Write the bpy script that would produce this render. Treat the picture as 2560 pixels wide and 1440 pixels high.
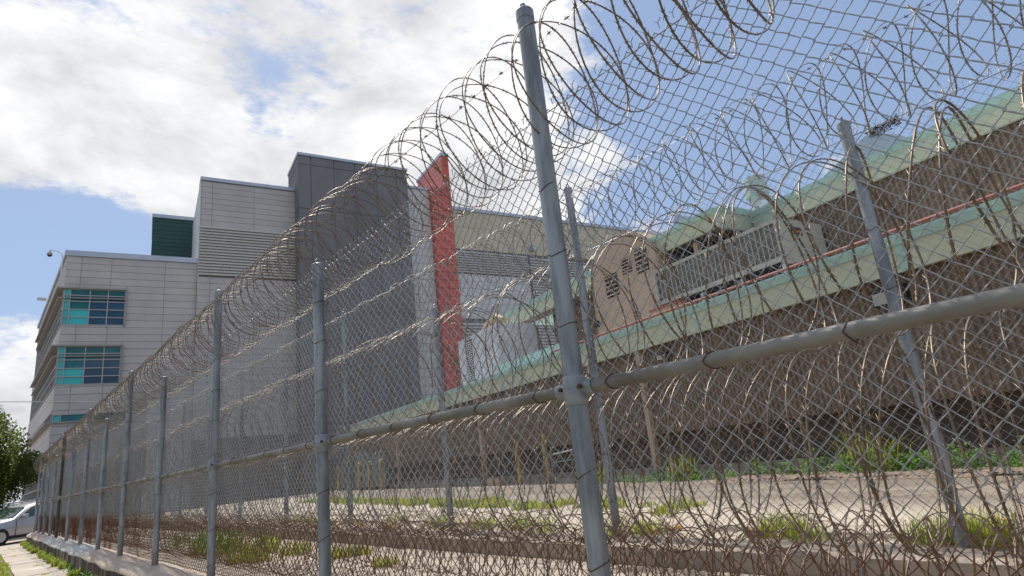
import bpy, math, random
import numpy as np
from mathutils import Vector, Matrix
random.seed(7); rng = np.random.default_rng(7)
S = bpy.context.scene
for o in list(bpy.data.objects): bpy.data.objects.remove(o)
COL = S.collection
# ------------------------------------------------------------------ camera
F_PX = 1500.0
cam = bpy.data.cameras.new('camera'); cam.sensor_width = 36; cam.lens = F_PX/2560*36; cam.clip_start = .05; cam.clip_end = 3000
camo = bpy.data.objects.new('camera', cam); COL.objects.link(camo); S.camera = camo
PITCH, ROLL, YAW = math.radians(15.5038), math.radians(6.3905), math.radians(41.9061)
fwd = Vector((math.sin(YAW)*math.cos(PITCH), math.cos(YAW)*math.cos(PITCH), math.sin(PITCH)))
rt0 = Vector((math.cos(YAW), -math.sin(YAW), 0)); up0 = rt0.cross(fwd)
rt = rt0*math.cos(ROLL) + up0*math.sin(-ROLL); up = rt.cross(fwd)
M = Matrix((rt, up, -fwd)).transposed().to_4x4()
camo.matrix_world = M
S.render.resolution_x, S.render.resolution_y = 1024, 576
# ------------------------------------------------------------------ world, sun, exposure
SUN_AZ, SUN_EL = math.radians(10), math.radians(58)
W = bpy.data.worlds.new('World'); S.world = W; W.use_nodes = True
nt = W.node_tree; nt.nodes.clear(); L = nt.links
def N(t, **k):
    n = nt.nodes.new(t)
    for a, b in k.items(): setattr(n, a, b)
    return n
def mth(op, a, b=None, c=None, clamp=False):
    n = N('ShaderNodeMath', operation=op, use_clamp=clamp)
    for i, v in enumerate((a, b, c)):
        if v is None: continue
        if isinstance(v, (int, float)): n.inputs[i].default_value = v
        else: L.new(v, n.inputs[i])
    return n.outputs[0]
out = N('ShaderNodeOutputWorld'); bg = N('ShaderNodeBackground'); bg.inputs[1].default_value = .1
L.new(bg.outputs[0], out.inputs[0])
sky = N('ShaderNodeTexSky', sky_type='NISHITA', sun_disc=False, sun_elevation=SUN_EL, sun_rotation=SUN_AZ, altitude=10, air_density=1.0, dust_density=1.0, ozone_density=1.5)
tc = N('ShaderNodeTexCoord'); sep = N('ShaderNodeSeparateXYZ'); L.new(tc.outputs['Generated'], sep.inputs[0])
den = mth('ADD', mth('MAXIMUM', sep.outputs[2], 0.0), .55)
cmb = N('ShaderNodeCombineXYZ'); L.new(mth('DIVIDE', sep.outputs[0], den), cmb.inputs[0]); L.new(mth('DIVIDE', sep.outputs[1], den), cmb.inputs[1])
L.new(mth('MULTIPLY', sep.outputs[2], 1.5), cmb.inputs[2])
def noise(scale, det=8, rough=.55, off=0, dist=0.0):
    mp = N('ShaderNodeMapping'); mp.inputs['Location'].default_value = (off, off*.7, off*1.3); L.new(cmb.outputs[0], mp.inputs[0])
    n = N('ShaderNodeTexNoise'); n.inputs['Scale'].default_value = scale; n.inputs['Detail'].default_value = det; n.inputs['Roughness'].default_value = rough; n.inputs['Distortion'].default_value = dist
    L.new(mp.outputs[0], n.inputs['Vector']); return n.outputs['Fac']
# cloud banks: direction, angular radius (outer, inner, degrees), weight
BANKS = [((.012, .838, .545), 34, 10, .12), ((.24, .82, .515), 22, 6, .10), ((.356, .755, .553), 20, 5, .08), ((.493, .602, .628), 18, 5, .16), ((.62, .55, .555), 12, 4, .22), ((.40, .82, .40), 20, 6, .16),
         ((.2473, .7907, .56), 3.6, .4, -.36), ((.20, .84, .50), 9, 3, .10), ((.37, .70, .61), 5, 1, -.12), ((.02, .945, .30), 11, 2, -.44), ((.085, .960, .262), 12, 4, -.46), ((-.02, .87, .44), 9, 3, .16), ((.0416, .8069, .5892), 16, 5, .26), ((-.06, .96, .27), 8, 4, -.3), ((.0169, .9826, .1849), 5.0, 2.2, 1.1), ((.036, .994, .105), 4, 2, .8), ((-.25, .95, .12), 16, 8, .5),
         ((.85, .16, .50), 29, 12, -.75), ((.95, .0, .25), 35, 25, -.6), ((.8977, .2616, .3546), 4.0, .6, 1.15), ((.7232, .5209, .4534), 5.0, .5, .32), ((.60, .69, .41), 9, 4, .30), ((.74, .57, .35), 9, 3, .28)]
cov = mth('MULTIPLY_ADD', noise(3.4, 11, .62, 4.7, .15), 2.5, -.75)
cov = mth('ADD', cov, mth('MULTIPLY', mth('SUBTRACT', noise(12.0, 10, .66, 9.0), .5), 1.5))
for d, ro, ri, w in BANKS:
    v = Vector(d).normalized()
    vm = N('ShaderNodeVectorMath', operation='DOT_PRODUCT'); L.new(tc.outputs['Generated'], vm.inputs[0]); vm.inputs[1].default_value = v
    mr = N('ShaderNodeMapRange', interpolation_type='SMOOTHSTEP'); L.new(vm.outputs['Value'], mr.inputs[0])
    mr.inputs[1].default_value = math.cos(math.radians(ro)); mr.inputs[2].default_value = math.cos(math.radians(ri)); mr.inputs[3].default_value = 0; mr.inputs[4].default_value = w
    cov = mth('ADD', cov, mr.outputs[0])
mask = N('ShaderNodeMapRange', interpolation_type='SMOOTHSTEP'); L.new(cov, mask.inputs[0]); mask.inputs[1].default_value = .36; mask.inputs[2].default_value = .80
shade = N('ShaderNodeMapRange'); L.new(noise(4.5, 8, .6, 21.0, .2), shade.inputs[0]); shade.inputs[1].default_value = .34; shade.inputs[2].default_value = .60
cc = N('ShaderNodeMix', data_type='RGBA'); L.new(shade.outputs[0], cc.inputs[0]); cc.inputs[6].default_value = (4.9, 5.0, 5.25, 1); cc.inputs[7].default_value = (8.0, 8.0, 8.05, 1)
skb = N('ShaderNodeMix', data_type='RGBA'); skb.inputs[0].default_value = .62; L.new(sky.outputs[0], skb.inputs[6]); skb.inputs[7].default_value = (2.75, 3.75, 5.7, 1)
mx = N('ShaderNodeMix', data_type='RGBA'); L.new(mask.outputs[0], mx.inputs[0]); L.new(skb.outputs[2], mx.inputs[6]); L.new(cc.outputs[2], mx.inputs[7])
L.new(mx.outputs[2], bg.inputs[0])
sl = bpy.data.lights.new('sun', 'SUN'); sl.energy = 4.0; sl.angle = math.radians(.53); sl.color = (1, .95, .88)
so = bpy.data.objects.new('sun', sl); COL.objects.link(so)
sd = Vector((math.sin(SUN_AZ)*math.cos(SUN_EL), math.cos(SUN_AZ)*math.cos(SUN_EL), math.sin(SUN_EL)))
so.rotation_euler = (-sd).to_track_quat('-Z', 'Y').to_euler(); so.location = sd*60
S.view_settings.view_transform = 'Standard'; S.view_settings.look = 'None'; S.view_settings.exposure = 0.38; S.view_settings.gamma = 1
S.view_settings.use_curve_mapping = False
try: S.cycles.max_bounces = 6; S.cycles.transparent_max_bounces = 8
except Exception: pass
# ------------------------------------------------------------------ materials
def mat(name, c, rough=.7, metal=0.0, c2=None, nscale=3.0, ndet=5, bump=0.0, bscale=40.0, vary=0.0, spec=None, lo=.35, hi=.65, stretch=(1, 1, 1), coord='Object', rust=None, extra=None, coat=0):
    m = bpy.data.materials.new(name); m.use_nodes = True; t = m.node_tree; b = t.nodes['Principled BSDF']
    b.inputs['Base Color'].default_value = (*c, 1); b.inputs['Roughness'].default_value = rough; b.inputs['Metallic'].default_value = metal
    if spec is not None: b.inputs['Specular IOR Level'].default_value = spec
    if coat: b.inputs['Coat Weight'].default_value = coat; b.inputs['Coat Roughness'].default_value = .05
    tcn = t.nodes.new('ShaderNodeNewGeometry'); mp = t.nodes.new('ShaderNodeMapping'); mp.inputs['Scale'].default_value = stretch
    t.links.new(tcn.outputs['Position'], mp.inputs[0])
    col = None
    def nz(scale, det, rg=.6):
        n = t.nodes.new('ShaderNodeTexNoise'); n.inputs['Scale'].default_value = scale; n.inputs['Detail'].default_value = det; n.inputs['Roughness'].default_value = rg
        t.links.new(mp.outputs[0], n.inputs['Vector']); return n.outputs['Fac']
    def rng_(s, a, b_):
        r = t.nodes.new('ShaderNodeMapRange'); t.links.new(s, r.inputs[0]); r.inputs[1].default_value = a; r.inputs[2].default_value = b_; return r.outputs[0]
    def mixc(f, a, b_):
        x = t.nodes.new('ShaderNodeMix'); x.data_type = 'RGBA'
        t.links.new(f, x.inputs[0]) if not isinstance(f, float) else setattr(x.inputs[0], 'default_value', f)
        for s, v in ((6, a), (7, b_)):
            if isinstance(v, tuple): x.inputs[s].default_value = (*v, 1)
            else: t.links.new(v, x.inputs[s])
        return x.outputs[2]
    if c2 is not None: col = mixc(rng_(nz(nscale, ndet), lo, hi), c, c2)
    if rust is not None:       # (z_full, z_none, colour, amount): rust that has crept up from the ground
        z1, z0, rc, am = rust
        sp = t.nodes.new('ShaderNodeSeparateXYZ'); t.links.new(tcn.outputs['Position'], sp.inputs[0])
        ad = t.nodes.new('ShaderNodeMath'); ad.operation = 'MULTIPLY_ADD'; t.links.new(nz(9.0, 4), ad.inputs[0]); ad.inputs[1].default_value = am; t.links.new(sp.outputs[2], ad.inputs[2])
        f = rng_(ad.outputs[0], z0, z1)
        col = mixc(f, col if col is not None else c, rc)
        inv = t.nodes.new('ShaderNodeMath'); inv.operation = 'MULTIPLY_ADD'; t.links.new(f, inv.inputs[0]); inv.inputs[1].default_value = -metal*.85; inv.inputs[2].default_value = metal; t.links.new(inv.outputs[0], b.inputs['Metallic'])
    if extra: col = extra(t, tcn, mp, nz, rng_, mixc, col if col is not None else c)
    if vary:
        oi = t.nodes.new('ShaderNodeObjectInfo'); hs = t.nodes.new('ShaderNodeHueSaturation')
        r = t.nodes.new('ShaderNodeMapRange'); t.links.new(oi.outputs['Random'], r.inputs[0]); r.inputs[3].default_value = 1-vary; r.inputs[4].default_value = 1+vary
        t.links.new(r.outputs[0], hs.inputs['Value'])
        if col is None: hs.inputs['Color'].default_value = (*c, 1)
        else: t.links.new(col, hs.inputs['Color'])
        col = hs.outputs[0]
    if col is not None: t.links.new(col, b.inputs['Base Color'])
    if bump:
        bp = t.nodes.new('ShaderNodeBump'); bp.inputs['Strength'].default_value = bump; bp.inputs['Distance'].default_value = .02
        t.links.new(nz(bscale, 6), bp.inputs['Height']); t.links.new(bp.outputs[0], b.inputs['Normal'])
    return m
RUST = (.135, .046, .018)
M_ = {}
M_['galv'] = mat('galvanised_steel', (.32, .345, .37), .45, .3, (.165, .185, .205), 12, 10, .12, 70, rust=(-1.0, -.50, (.21, .165, .125), .3), stretch=(1, 1, .16), lo=.42, hi=.60)
M_['clamp'] = mat('zinc_clamp', (.31, .33, .35), .45, .35, (.20, .215, .23), 18, 6, .15, 80)
M_['galv_far'] = mat('galvanised_dull', (.34, .35, .36), .45, .6, (.26, .27, .28), 6)
M_['pipe_dark'] = mat('weathered_dark_pipe', (.085, .09, .075), .6, .3, (.05, .055, .05), 8)
M_['mesh'] = mat('chain_link_wire', (.43, .44, .44), .36, .55, (.31, .315, .32), 14, rust=(-.30, -.12, RUST, .15))
M_['mesh_in'] = mat('chain_link_wire_inner', (.50, .51, .51), .4, .6, (.38, .38, .38), 14, rust=(-.62, -.30, RUST, .25))
M_['razor'] = mat('razor_tape', (.26, .205, .15), .42, .45, (.145, .108, .075), 5, rust=(-.45, .02, (.165, .10, .062), .4))
M_['razor_top'] = mat('razor_tape_top', (.245, .19, .135), .46, .3, (.15, .11, .072), 4)
M_['razor_in'] = mat('razor_tape_inner', (.27, .255, .235), .44, .5, (.18, .16, .14), 4)
M_['rusty'] = mat('rusty_wire', (.12, .05, .03), .8, .1, (.07, .035, .025), 20)
M_['gpanel'] = mat('grey_fibre_panel', (.49, .46, .44), .6, 0, (.42, .395, .385), .5, 6, vary=.045)
M_['wall_back'] = mat('joint_shadow_gap', (.17, .165, .165), .9)
M_['rail'] = mat('weathered_rail_pipe', (.27, .26, .235), .6, .3, (.15, .135, .115), 5, 7, .1, 70, stretch=(1, .5, 1), lo=.35, hi=.62)
M_['louvre'] = mat('louvre_metal', (.50, .475, .44), .5, .1, vary=.02)
M_['trim'] = mat('pale_metal_coping', (.45, .49, .55), .4, .4, (.38, .42, .48), 1)
M_['ledge'] = mat('taupe_metal_ledge', (.30, .275, .245), .5, .2)
M_['frame'] = mat('window_frame_metal', (.34, .33, .33), .45, .3)
M_['g_teal'] = mat('teal_spandrel_glass', (.02, .46, .46), .18, 0, spec=.6, vary=.06)
M_['g_green'] = mat('dark_teal_glass', (.006, .10, .12), .08, 0, (.01, .16, .17), .5, spec=.35, vary=.2)  # second colour paints lighter cloud reflections into the teal panes
M_['g_blue'] = mat('dark_blue_glass', (.004, .05, .11), .08, 0, spec=.35, vary=.25)
M_['g_grey'] = mat('sky_reflecting_glass', (.13, .16, .18), .05, .6, (.05, .08, .09), .35, vary=.35)
M_['gr_panel'] = mat('dark_green_panel', (.008, .062, .05), .45, 0, vary=.12)
M_['conc'] = mat('dark_concrete_panel', (.20, .195, .20), .8, 0, (.14, .138, .142), .45, 8, .25, 8, vary=.06, stretch=(1, 1, .45), lo=.3, hi=.7)
M_['red'] = mat('red_tile', (.64, .075, .034), .30, 0, (.50, .055, .03), .8, 7, vary=.12, spec=.8)
M_['beige'] = mat('beige_panel', (.60, .53, .385), .65, 0, (.55, .48, .34), .5, vary=.025)
M_['lpanel'] = mat('light_grey_panel', (.62, .61, .595), .65, 0, vary=.03)
def _mk(a, b): return mat(a, *b)
M_['mint'] = mat('mint_green_trim', (.40, .62, .56), .5, 0, (.33, .52, .47), 1.3, 6, .05, 20)
M_['palegreen'] = mat('pale_green_fascia', (.48, .545, .42), .6, 0, (.55, .58, .41), .9, 6, stretch=(1, 1, .5))
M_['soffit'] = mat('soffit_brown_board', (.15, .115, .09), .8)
M_['ribwall'] = mat('brown_ribbed_cladding', (.235, .172, .122), .8, 0, (.165, .12, .086), 1.2, 6, .2, 30)
M_['lowwall'] = mat('dark_brown_masonry', (.16, .115, .088), .9, 0, (.095, .07, .055), 1.5, 7, .4, 30)
M_['tan'] = mat('tan_stucco', (.50, .365, .26), .85, 0, (.44, .32, .225), 1.2, 6, .15, 30)
M_['yell'] = mat('ochre_block_paint', (.50, .36, .18), .8, 0, (.44, .34, .22), 3)
M_['redpipe'] = mat('red_conduit_pipe', (.30, .085, .06), .55)
M_['orange'] = mat('orange_pipe', (.55, .13, .045), .55)
M_['acbeige'] = mat('beige_equipment_paint', (.42, .41, .34), .55, 0, (.37, .36, .30), 2)
M_['acgrey'] = mat('condenser_coil_fins', (.20, .185, .16), .7, .1, (.13, .12, .10), 5)
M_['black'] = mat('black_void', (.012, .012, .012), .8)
M_['white_ahu'] = mat('white_grey_metal_panel', (.66, .66, .69), .5, .05, (.50, .50, .54), 2)
M_['rustpatch'] = mat('rusted_vent_metal', (.50, .50, .47), .55, .2, (.26, .09, .035), 6, 6, lo=.50, hi=.58)
M_['ventgrey'] = mat('vent_grey_green_metal', (.40, .46, .43), .45, .3)
M_['boll'] = mat('yellow_bollard_paint', (.55, .38, .12), .6, 0, (.42, .30, .12), 6)
M_['unit'] = mat('grey_green_cabinet', (.22, .255, .23), .55, 0, (.18, .21, .19), 2)
M_['blacktrim'] = mat('black_plastic', (.02, .02, .022), .5)
M_['whitep'] = mat('white_plastic', (.7, .7, .68), .4)
M_['sticker'] = mat('label_dark_navy', (.03, .035, .06), .5); M_['stickero'] = mat('label_orange', (.55, .20, .06), .5)
M_['g_blue'] = mat('dark_blue_glass', (.004, .045, .10), .08, 0, (.012, .075, .13), .9, 3, spec=.5, vary=.3)  # lighter noise tone stands in for clouds mirrored in the blue panes
M_['cable'] = mat('pale_cable', (.60, .58, .52), .6)
def paint_extra(t, tcn, mp, nz, rng_, mixc, col):
    sp = t.nodes.new('ShaderNodeSeparateXYZ'); t.links.new(tcn.outputs['Position'], sp.inputs[0])
    a = rng_(sp.outputs[1], 15.2, 15.4); b = rng_(sp.outputs[1], 25.6, 25.2)
    mm = t.nodes.new('ShaderNodeMath'); mm.operation = 'MULTIPLY'; t.links.new(a, mm.inputs[0]); t.links.new(b, mm.inputs[1])
    m2 = t.nodes.new('ShaderNodeMath'); m2.operation = 'MULTIPLY'; t.links.new(mm.outputs[0], m2.inputs[0]); t.links.new(rng_(nz(6, 6), .44, .62), m2.inputs[1])
    return mixc(m2.outputs[0], col, (.50, .60, .63))
M_['cap'] = mat('wall_cap_concrete', (.52, .42, .33), .9, 0, (.42, .34, .27), 5, 8, .5, 25, extra=paint_extra)
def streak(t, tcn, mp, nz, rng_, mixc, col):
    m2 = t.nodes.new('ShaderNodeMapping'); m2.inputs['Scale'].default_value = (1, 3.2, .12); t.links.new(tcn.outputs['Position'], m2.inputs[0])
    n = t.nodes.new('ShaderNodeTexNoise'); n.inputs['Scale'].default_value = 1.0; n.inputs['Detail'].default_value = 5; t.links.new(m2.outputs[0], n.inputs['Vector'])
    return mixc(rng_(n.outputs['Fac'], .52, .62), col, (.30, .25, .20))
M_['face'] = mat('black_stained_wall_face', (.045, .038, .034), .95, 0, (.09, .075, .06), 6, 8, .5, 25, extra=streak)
M_['walk'] = mat('sidewalk_concrete', (.44, .38, .31), .9, 0, (.36, .31, .25), 2.2, 9, .3, 60, vary=.07)
def bluepaint(t, tcn, mp, nz, rng_, mixc, col):
    m2 = t.nodes.new('ShaderNodeMapping'); m2.inputs['Scale'].default_value = (.35, 1.2, 1); t.links.new(tcn.outputs['Position'], m2.inputs[0])
    n = t.nodes.new('ShaderNodeTexNoise'); n.inputs['Scale'].default_value = 1.0; n.inputs['Detail'].default_value = 3; t.links.new(m2.outputs[0], n.inputs['Vector'])
    return mixc(rng_(n.outputs['Fac'], .60, .66), col, (.48, .60, .64))
M_['walkb'] = mat('sidewalk_concrete_with_blue_paint', (.44, .38, .31), .9, 0, (.36, .31, .25), 2.2, 9, .3, 60, vary=.07, extra=bluepaint)
def cracks(t, tcn, mp, nz, rng_, mixc, col):
    m2 = t.nodes.new('ShaderNodeVectorMath'); m2.operation = 'MULTIPLY_ADD'; nn = t.nodes.new('ShaderNodeTexNoise'); nn.inputs['Scale'].default_value = 1.2; nn.inputs['Detail'].default_value = 6
    t.links.new(tcn.outputs['Position'], nn.inputs['Vector']); t.links.new(nn.outputs['Color'], m2.inputs[0]); m2.inputs[1].default_value = (1.1, 1.1, 0); t.links.new(tcn.outputs['Position'], m2.inputs[2])
    v = t.nodes.new('ShaderNodeTexVoronoi'); v.feature = 'DISTANCE_TO_EDGE'; v.inputs['Scale'].default_value = .42; t.links.new(m2.outputs[0], v.inputs['Vector'])
    return mixc(rng_(v.outputs['Distance'], .009, .004), col, (.10, .08, .06))
M_['yard'] = mat('yard_concrete', (.44, .375, .305), .92, 0, (.33, .275, .22), .9, 10, .3, 50, lo=.3, hi=.7, extra=cracks)
def stains(t, tcn, mp, nz, rng_, mixc, col):
    m2 = t.nodes.new('ShaderNodeMapping'); m2.inputs['Rotation'].default_value = (0, 0, math.radians(10)); m2.inputs['Scale'].default_value = (.85, .09, 1); t.links.new(tcn.outputs['Position'], m2.inputs[0])
    n = t.nodes.new('ShaderNodeTexNoise'); n.inputs['Scale'].default_value = 1.3; n.inputs['Detail'].default_value = 7; t.links.new(m2.outputs[0], n.inputs['Vector'])
    vm = t.nodes.new('ShaderNodeVectorMath'); vm.operation = 'DOT_PRODUCT'; d = hd(280); t.links.new(tcn.outputs['Position'], vm.inputs[0]); vm.inputs[1].default_value = d
    off = d.dot(Vector((10.05, 1.87, 0)))
    ad = t.nodes.new('ShaderNodeMath'); ad.operation = 'MULTIPLY_ADD'; t.links.new(n.outputs['Fac'], ad.inputs[0]); ad.inputs[1].default_value = 1.6; t.links.new(vm.outputs['Value'], ad.inputs[2])
    a = rng_(ad.outputs[0], off+.8+.6, off+.8+1.0); b = rng_(ad.outputs[0], off+.8+4.1, off+.8+3.3)
    mm = t.nodes.new('ShaderNodeMath'); mm.operation = 'MULTIPLY'; t.links.new(a, mm.inputs[0]); t.links.new(b, mm.inputs[1])
    k = t.nodes.new('ShaderNodeMath'); k.operation = 'MULTIPLY'; t.links.new(mm.outputs[0], k.inputs[0]); t.links.new(rng_(n.outputs['Fac'], .1, .5), k.inputs[1])
    return cracks(t, tcn, mp, nz, rng_, mixc, mixc(k.outputs[0], col, (.19, .155, .12)))
def hd(a): a = math.radians(a); return Vector((math.sin(a), math.cos(a), 0))
M_['drive'] = mat('driveway_concrete', (.46, .40, .32), .9, 0, (.38, .32, .25), 1.5, 10, .3, 50, extra=stains)
M_['drive_dark'] = mat('stained_dark_driveway', (.21, .17, .13), .9, 0, (.27, .22, .17), 1.2, 9, .25, 50, stretch=(1, .3, 1))
M_['kerb'] = mat('kerb_concrete', (.40, .335, .27), .9, 0, (.30, .25, .20), 3, 9, .4, 40)
M_['mulch'] = mat('brown_mulch', (.19, .135, .10), .95, 0, (.32, .25, .19), 14, 8, .9, 60)
M_['soil'] = mat('grassy_earth', (.10, .11, .035), .95, 0, (.18, .15, .08), 3, 8, .5, 30)
M_['asph'] = mat('asphalt', (.07, .07, .068), .9, 0, (.10, .095, .09), 2, 8, .4, 60)
def leafmat(name, a, b):
    m = mat(name, a, .55, 0, b, 2.5, 4, vary=0, spec=.3); t = m.node_tree; p = t.nodes['Principled BSDF']
    tr = t.nodes.new('ShaderNodeBsdfTranslucent'); src = p.inputs['Base Color'].links[0].from_socket
    hs = t.nodes.new('ShaderNodeHueSaturation'); hs.inputs['Value'].default_value = 2.5; hs.inputs['Hue'].default_value = .485; t.links.new(src, hs.inputs['Color']); t.links.new(hs.outputs[0], tr.inputs[0])
    ms = t.nodes.new('ShaderNodeMixShader'); ms.inputs[0].default_value = .45; t.links.new(p.outputs[0], ms.inputs[1]); t.links.new(tr.outputs[0], ms.inputs[2])
    t.links.new(ms.outputs[0], t.nodes['Material Output'].inputs[0]); return m
M_['grass'] = leafmat('grass_blades', (.12, .185, .025), (.25, .26, .05))
M_['grassdry'] = leafmat('dry_yellow_weeds', (.26, .24, .05), (.34, .17, .06))
M_['weed'] = leafmat('leafy_weed', (.06, .15, .025), (.11, .21, .045))
M_['leaf'] = leafmat('tree_leaf', (.03, .065, .01), (.09, .12, .02))
M_['bark'] = mat('tree_bark', (.09, .07, .05), .9, 0, (.14, .11, .08), 8, 6, .5, 40)
M_['carp'] = mat('silver_white_car_paint', (.36, .355, .37), .32, .3, coat=.5)
M_['carglass'] = mat('car_glass', (.015, .03, .032), .04, 0, spec=1.0)
M_['tyre'] = mat('tyre_rubber', (.015, .015, .015), .8); M_['rim'] = mat('alloy_rim', (.45, .45, .47), .3, .8)
# ------------------------------------------------------------------ mesh helpers
def hd(a): a = math.radians(a); return Vector((math.sin(a), math.cos(a), 0))
def mesh_np(name, v, f, material, parent=None, smooth=False, k=4):
    """v (n,3) world coordinates, f (m,k) faces -> one object"""
    v = np.asarray(v, np.float32).reshape(-1, 3); f = np.asarray(f, np.int32).reshape(-1, k)
    if parent is not None: v = v - np.array(parent.location, np.float32)
    me = bpy.data.meshes.new(name); me.vertices.add(len(v)); me.vertices.foreach_set('co', v.ravel())
    me.loops.add(f.size); me.loops.foreach_set('vertex_index', f.ravel()); me.polygons.add(len(f))
    me.polygons.foreach_set('loop_start', np.arange(0, f.size, k, dtype=np.int32))
    if smooth: me.polygons.foreach_set('use_smooth', np.ones(len(f), bool))
    me.update(); me.validate(); me.materials.append(material)
    o = bpy.data.objects.new(name, me); COL.objects.link(o)
    if parent is not None: o.parent = parent
    return o
class MB:
    def __init__(s): s.v = []; s.f = []
    def add(s, v, f): n = len(s.v); s.v += [tuple(x) for x in v]; s.f += [tuple(i+n for i in q) for q in f]
    def obox(s, c, ax, h):     # oriented box: centre, 3 axes, half sizes
        P = [Vector(c)+ax[0]*(i*h[0])+ax[1]*(j*h[1])+ax[2]*(k*h[2]) for i in (-1, 1) for j in (-1, 1) for k in (-1, 1)]
        s.add(P, [(0, 1, 3, 2), (4, 6, 7, 5), (0, 4, 5, 1), (2, 3, 7, 6), (0, 2, 6, 4), (1, 5, 7, 3)])
    def box(s, a, b): s.obox([(x+y)/2 for x, y in zip(a, b)], (Vector((1, 0, 0)), Vector((0, 1, 0)), Vector((0, 0, 1))), [abs(x-y)/2 for x, y in zip(a, b)])
    def tube(s, pts, r, n=12, cap=True, closed=False):
        pts = [Vector(p) for p in pts]; rr = r if isinstance(r, (list, tuple)) else [r]*len(pts); rings = []
        t0 = (pts[1]-pts[0]).normalized(); a = t0.orthogonal().normalized()
        for i, p in enumerate(pts):
            if closed: t = (pts[(i+1) % len(pts)]-pts[i-1]).normalized()
            else: t = (pts[min(i+1, len(pts)-1)]-pts[max(i-1, 0)]).normalized()
            a = (a-t*a.dot(t)).normalized(); b = t.cross(a)
            rings.append([p+(a*math.cos(2*math.pi*k/n)+b*math.sin(2*math.pi*k/n))*rr[i] for k in range(n)])
        v = [q for ring in rings for q in ring]; f = []
        m = len(rings)
        for i in range(m if closed else m-1):
            for k in range(n): f.append((i*n+k, i*n+(k+1) % n, ((i+1) % m)*n+(k+1) % n, ((i+1) % m)*n+k))
        if cap and not closed: f.append(tuple(range(n))[::-1]); f.append(tuple((m-1)*n+k for k in range(n)))
        s.add(v, f)
    def dome(s, c, r, zs=.6, n=12, m=4):
        v = []; f = []
        for j in range(m):
            a = j/m*math.pi/2
            v += [(c[0]+r*math.cos(a)*math.cos(2*math.pi*k/n), c[1]+r*math.cos(a)*math.sin(2*math.pi*k/n), c[2]+r*zs*math.sin(a)) for k in range(n)]
        v.append((c[0], c[1], c[2]+r*zs))
        for j in range(m-1):
            for k in range(n): f.append((j*n+k, j*n+(k+1) % n, (j+1)*n+(k+1) % n, (j+1)*n+k))
        for k in range(n): f.append(((m-1)*n+k, (m-1)*n+(k+1) % n, m*n))
        s.add(v, f)
    def prism(s, poly, ext):    # poly: list of 3-D points, ext: vector
        n = len(poly); P = [Vector(p) for p in poly]; Q = [p+Vector(ext) for p in P]
        s.add(P+Q, [tuple(range(n)), tuple(range(2*n-1, n-1, -1))]+[(i, i+n, (i+1) % n+n, (i+1) % n) for i in range(n)])
    def build(s, name, material, parent=None, smooth=False):
        off = Vector(parent_world(parent)) if parent is not None else Vector((0, 0, 0))
        me = bpy.data.meshes.new(name); me.from_pydata([tuple(Vector(p)-off) for p in s.v], [], s.f); me.update()
        if smooth:
            for p in me.polygons: p.use_smooth = True
            try: me.set_sharp_from_angle(angle=math.radians(40))
            except Exception: pass
        me.materials.append(material)
        o = bpy.data.objects.new(name, me); COL.objects.link(o)
        if parent is not None: o.parent = parent
        return o
def parent_world(p):
    v = Vector((0, 0, 0))
    while p is not None: v += p.location; p = p.parent
    return v
def thing(name, label, cat, loc, group=None):
    o = bpy.data.objects.new(name, None); COL.objects.link(o); o.location = loc; o['label'] = label; o['category'] = cat
    if group: o['group'] = group
    return o
def tag(o, label=None, cat=None, group=None, kind=None):
    for k, v in (('label', label), ('category', cat), ('group', group), ('kind', kind)):
        if v: o[k] = v
    return o
_unit = {}
def piece(name, material, parent, loc, size, rotz=0.0, bevel=0):
    """a block that shares one unit-cube mesh per material"""
    key = material.name
    if key not in _unit:
        me = bpy.data.meshes.new('block'); mb = MB(); mb.box((-.5, -.5, -.5), (.5, .5, .5)); me.from_pydata(mb.v, [], mb.f); me.update(); me.materials.append(material); _unit[key] = me
    o = bpy.data.objects.new(name, _unit[key]); COL.objects.link(o)
    o.parent = parent; o.location = Vector(loc)-(parent_world(parent) if parent is not None else Vector((0, 0, 0))); o.scale = size; o.rotation_euler = (0, 0, rotz)
    return o
class Frame:
    """s runs along heading h, n points outward (heading o), z up"""
    def __init__(s, org, h, o): s.o = Vector((org[0], org[1], 0)); s.d = hd(h); s.n = hd(o); s.rz = math.radians(90-h)
    def P(s, a, n, z): return s.o+s.d*a+s.n*n+Vector((0, 0, z))
    def ax(s): return (s.d, s.n, Vector((0, 0, 1)))
    def box(s, mb, s0, s1, n0, n1, z0, z1): mb.obox(s.P((s0+s1)/2, (n0+n1)/2, (z0+z1)/2), s.ax(), ((s1-s0)/2, abs(n1-n0)/2, (z1-z0)/2))
    def piece(s, name, m, parent, s0, s1, n0, n1, z0, z1): return piece(name, m, parent, s.P((s0+s1)/2, (n0+n1)/2, (z0+z1)/2), (abs(s1-s0), abs(n1-n0), abs(z1-z0)), s.rz)
def wall(fr, name, m, parent, s0, s1, n0, n1, z0, z1):
    mb = MB(); fr.box(mb, s0, s1, n0, n1, z0, z1); return mb.build(name, m, parent)
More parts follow.
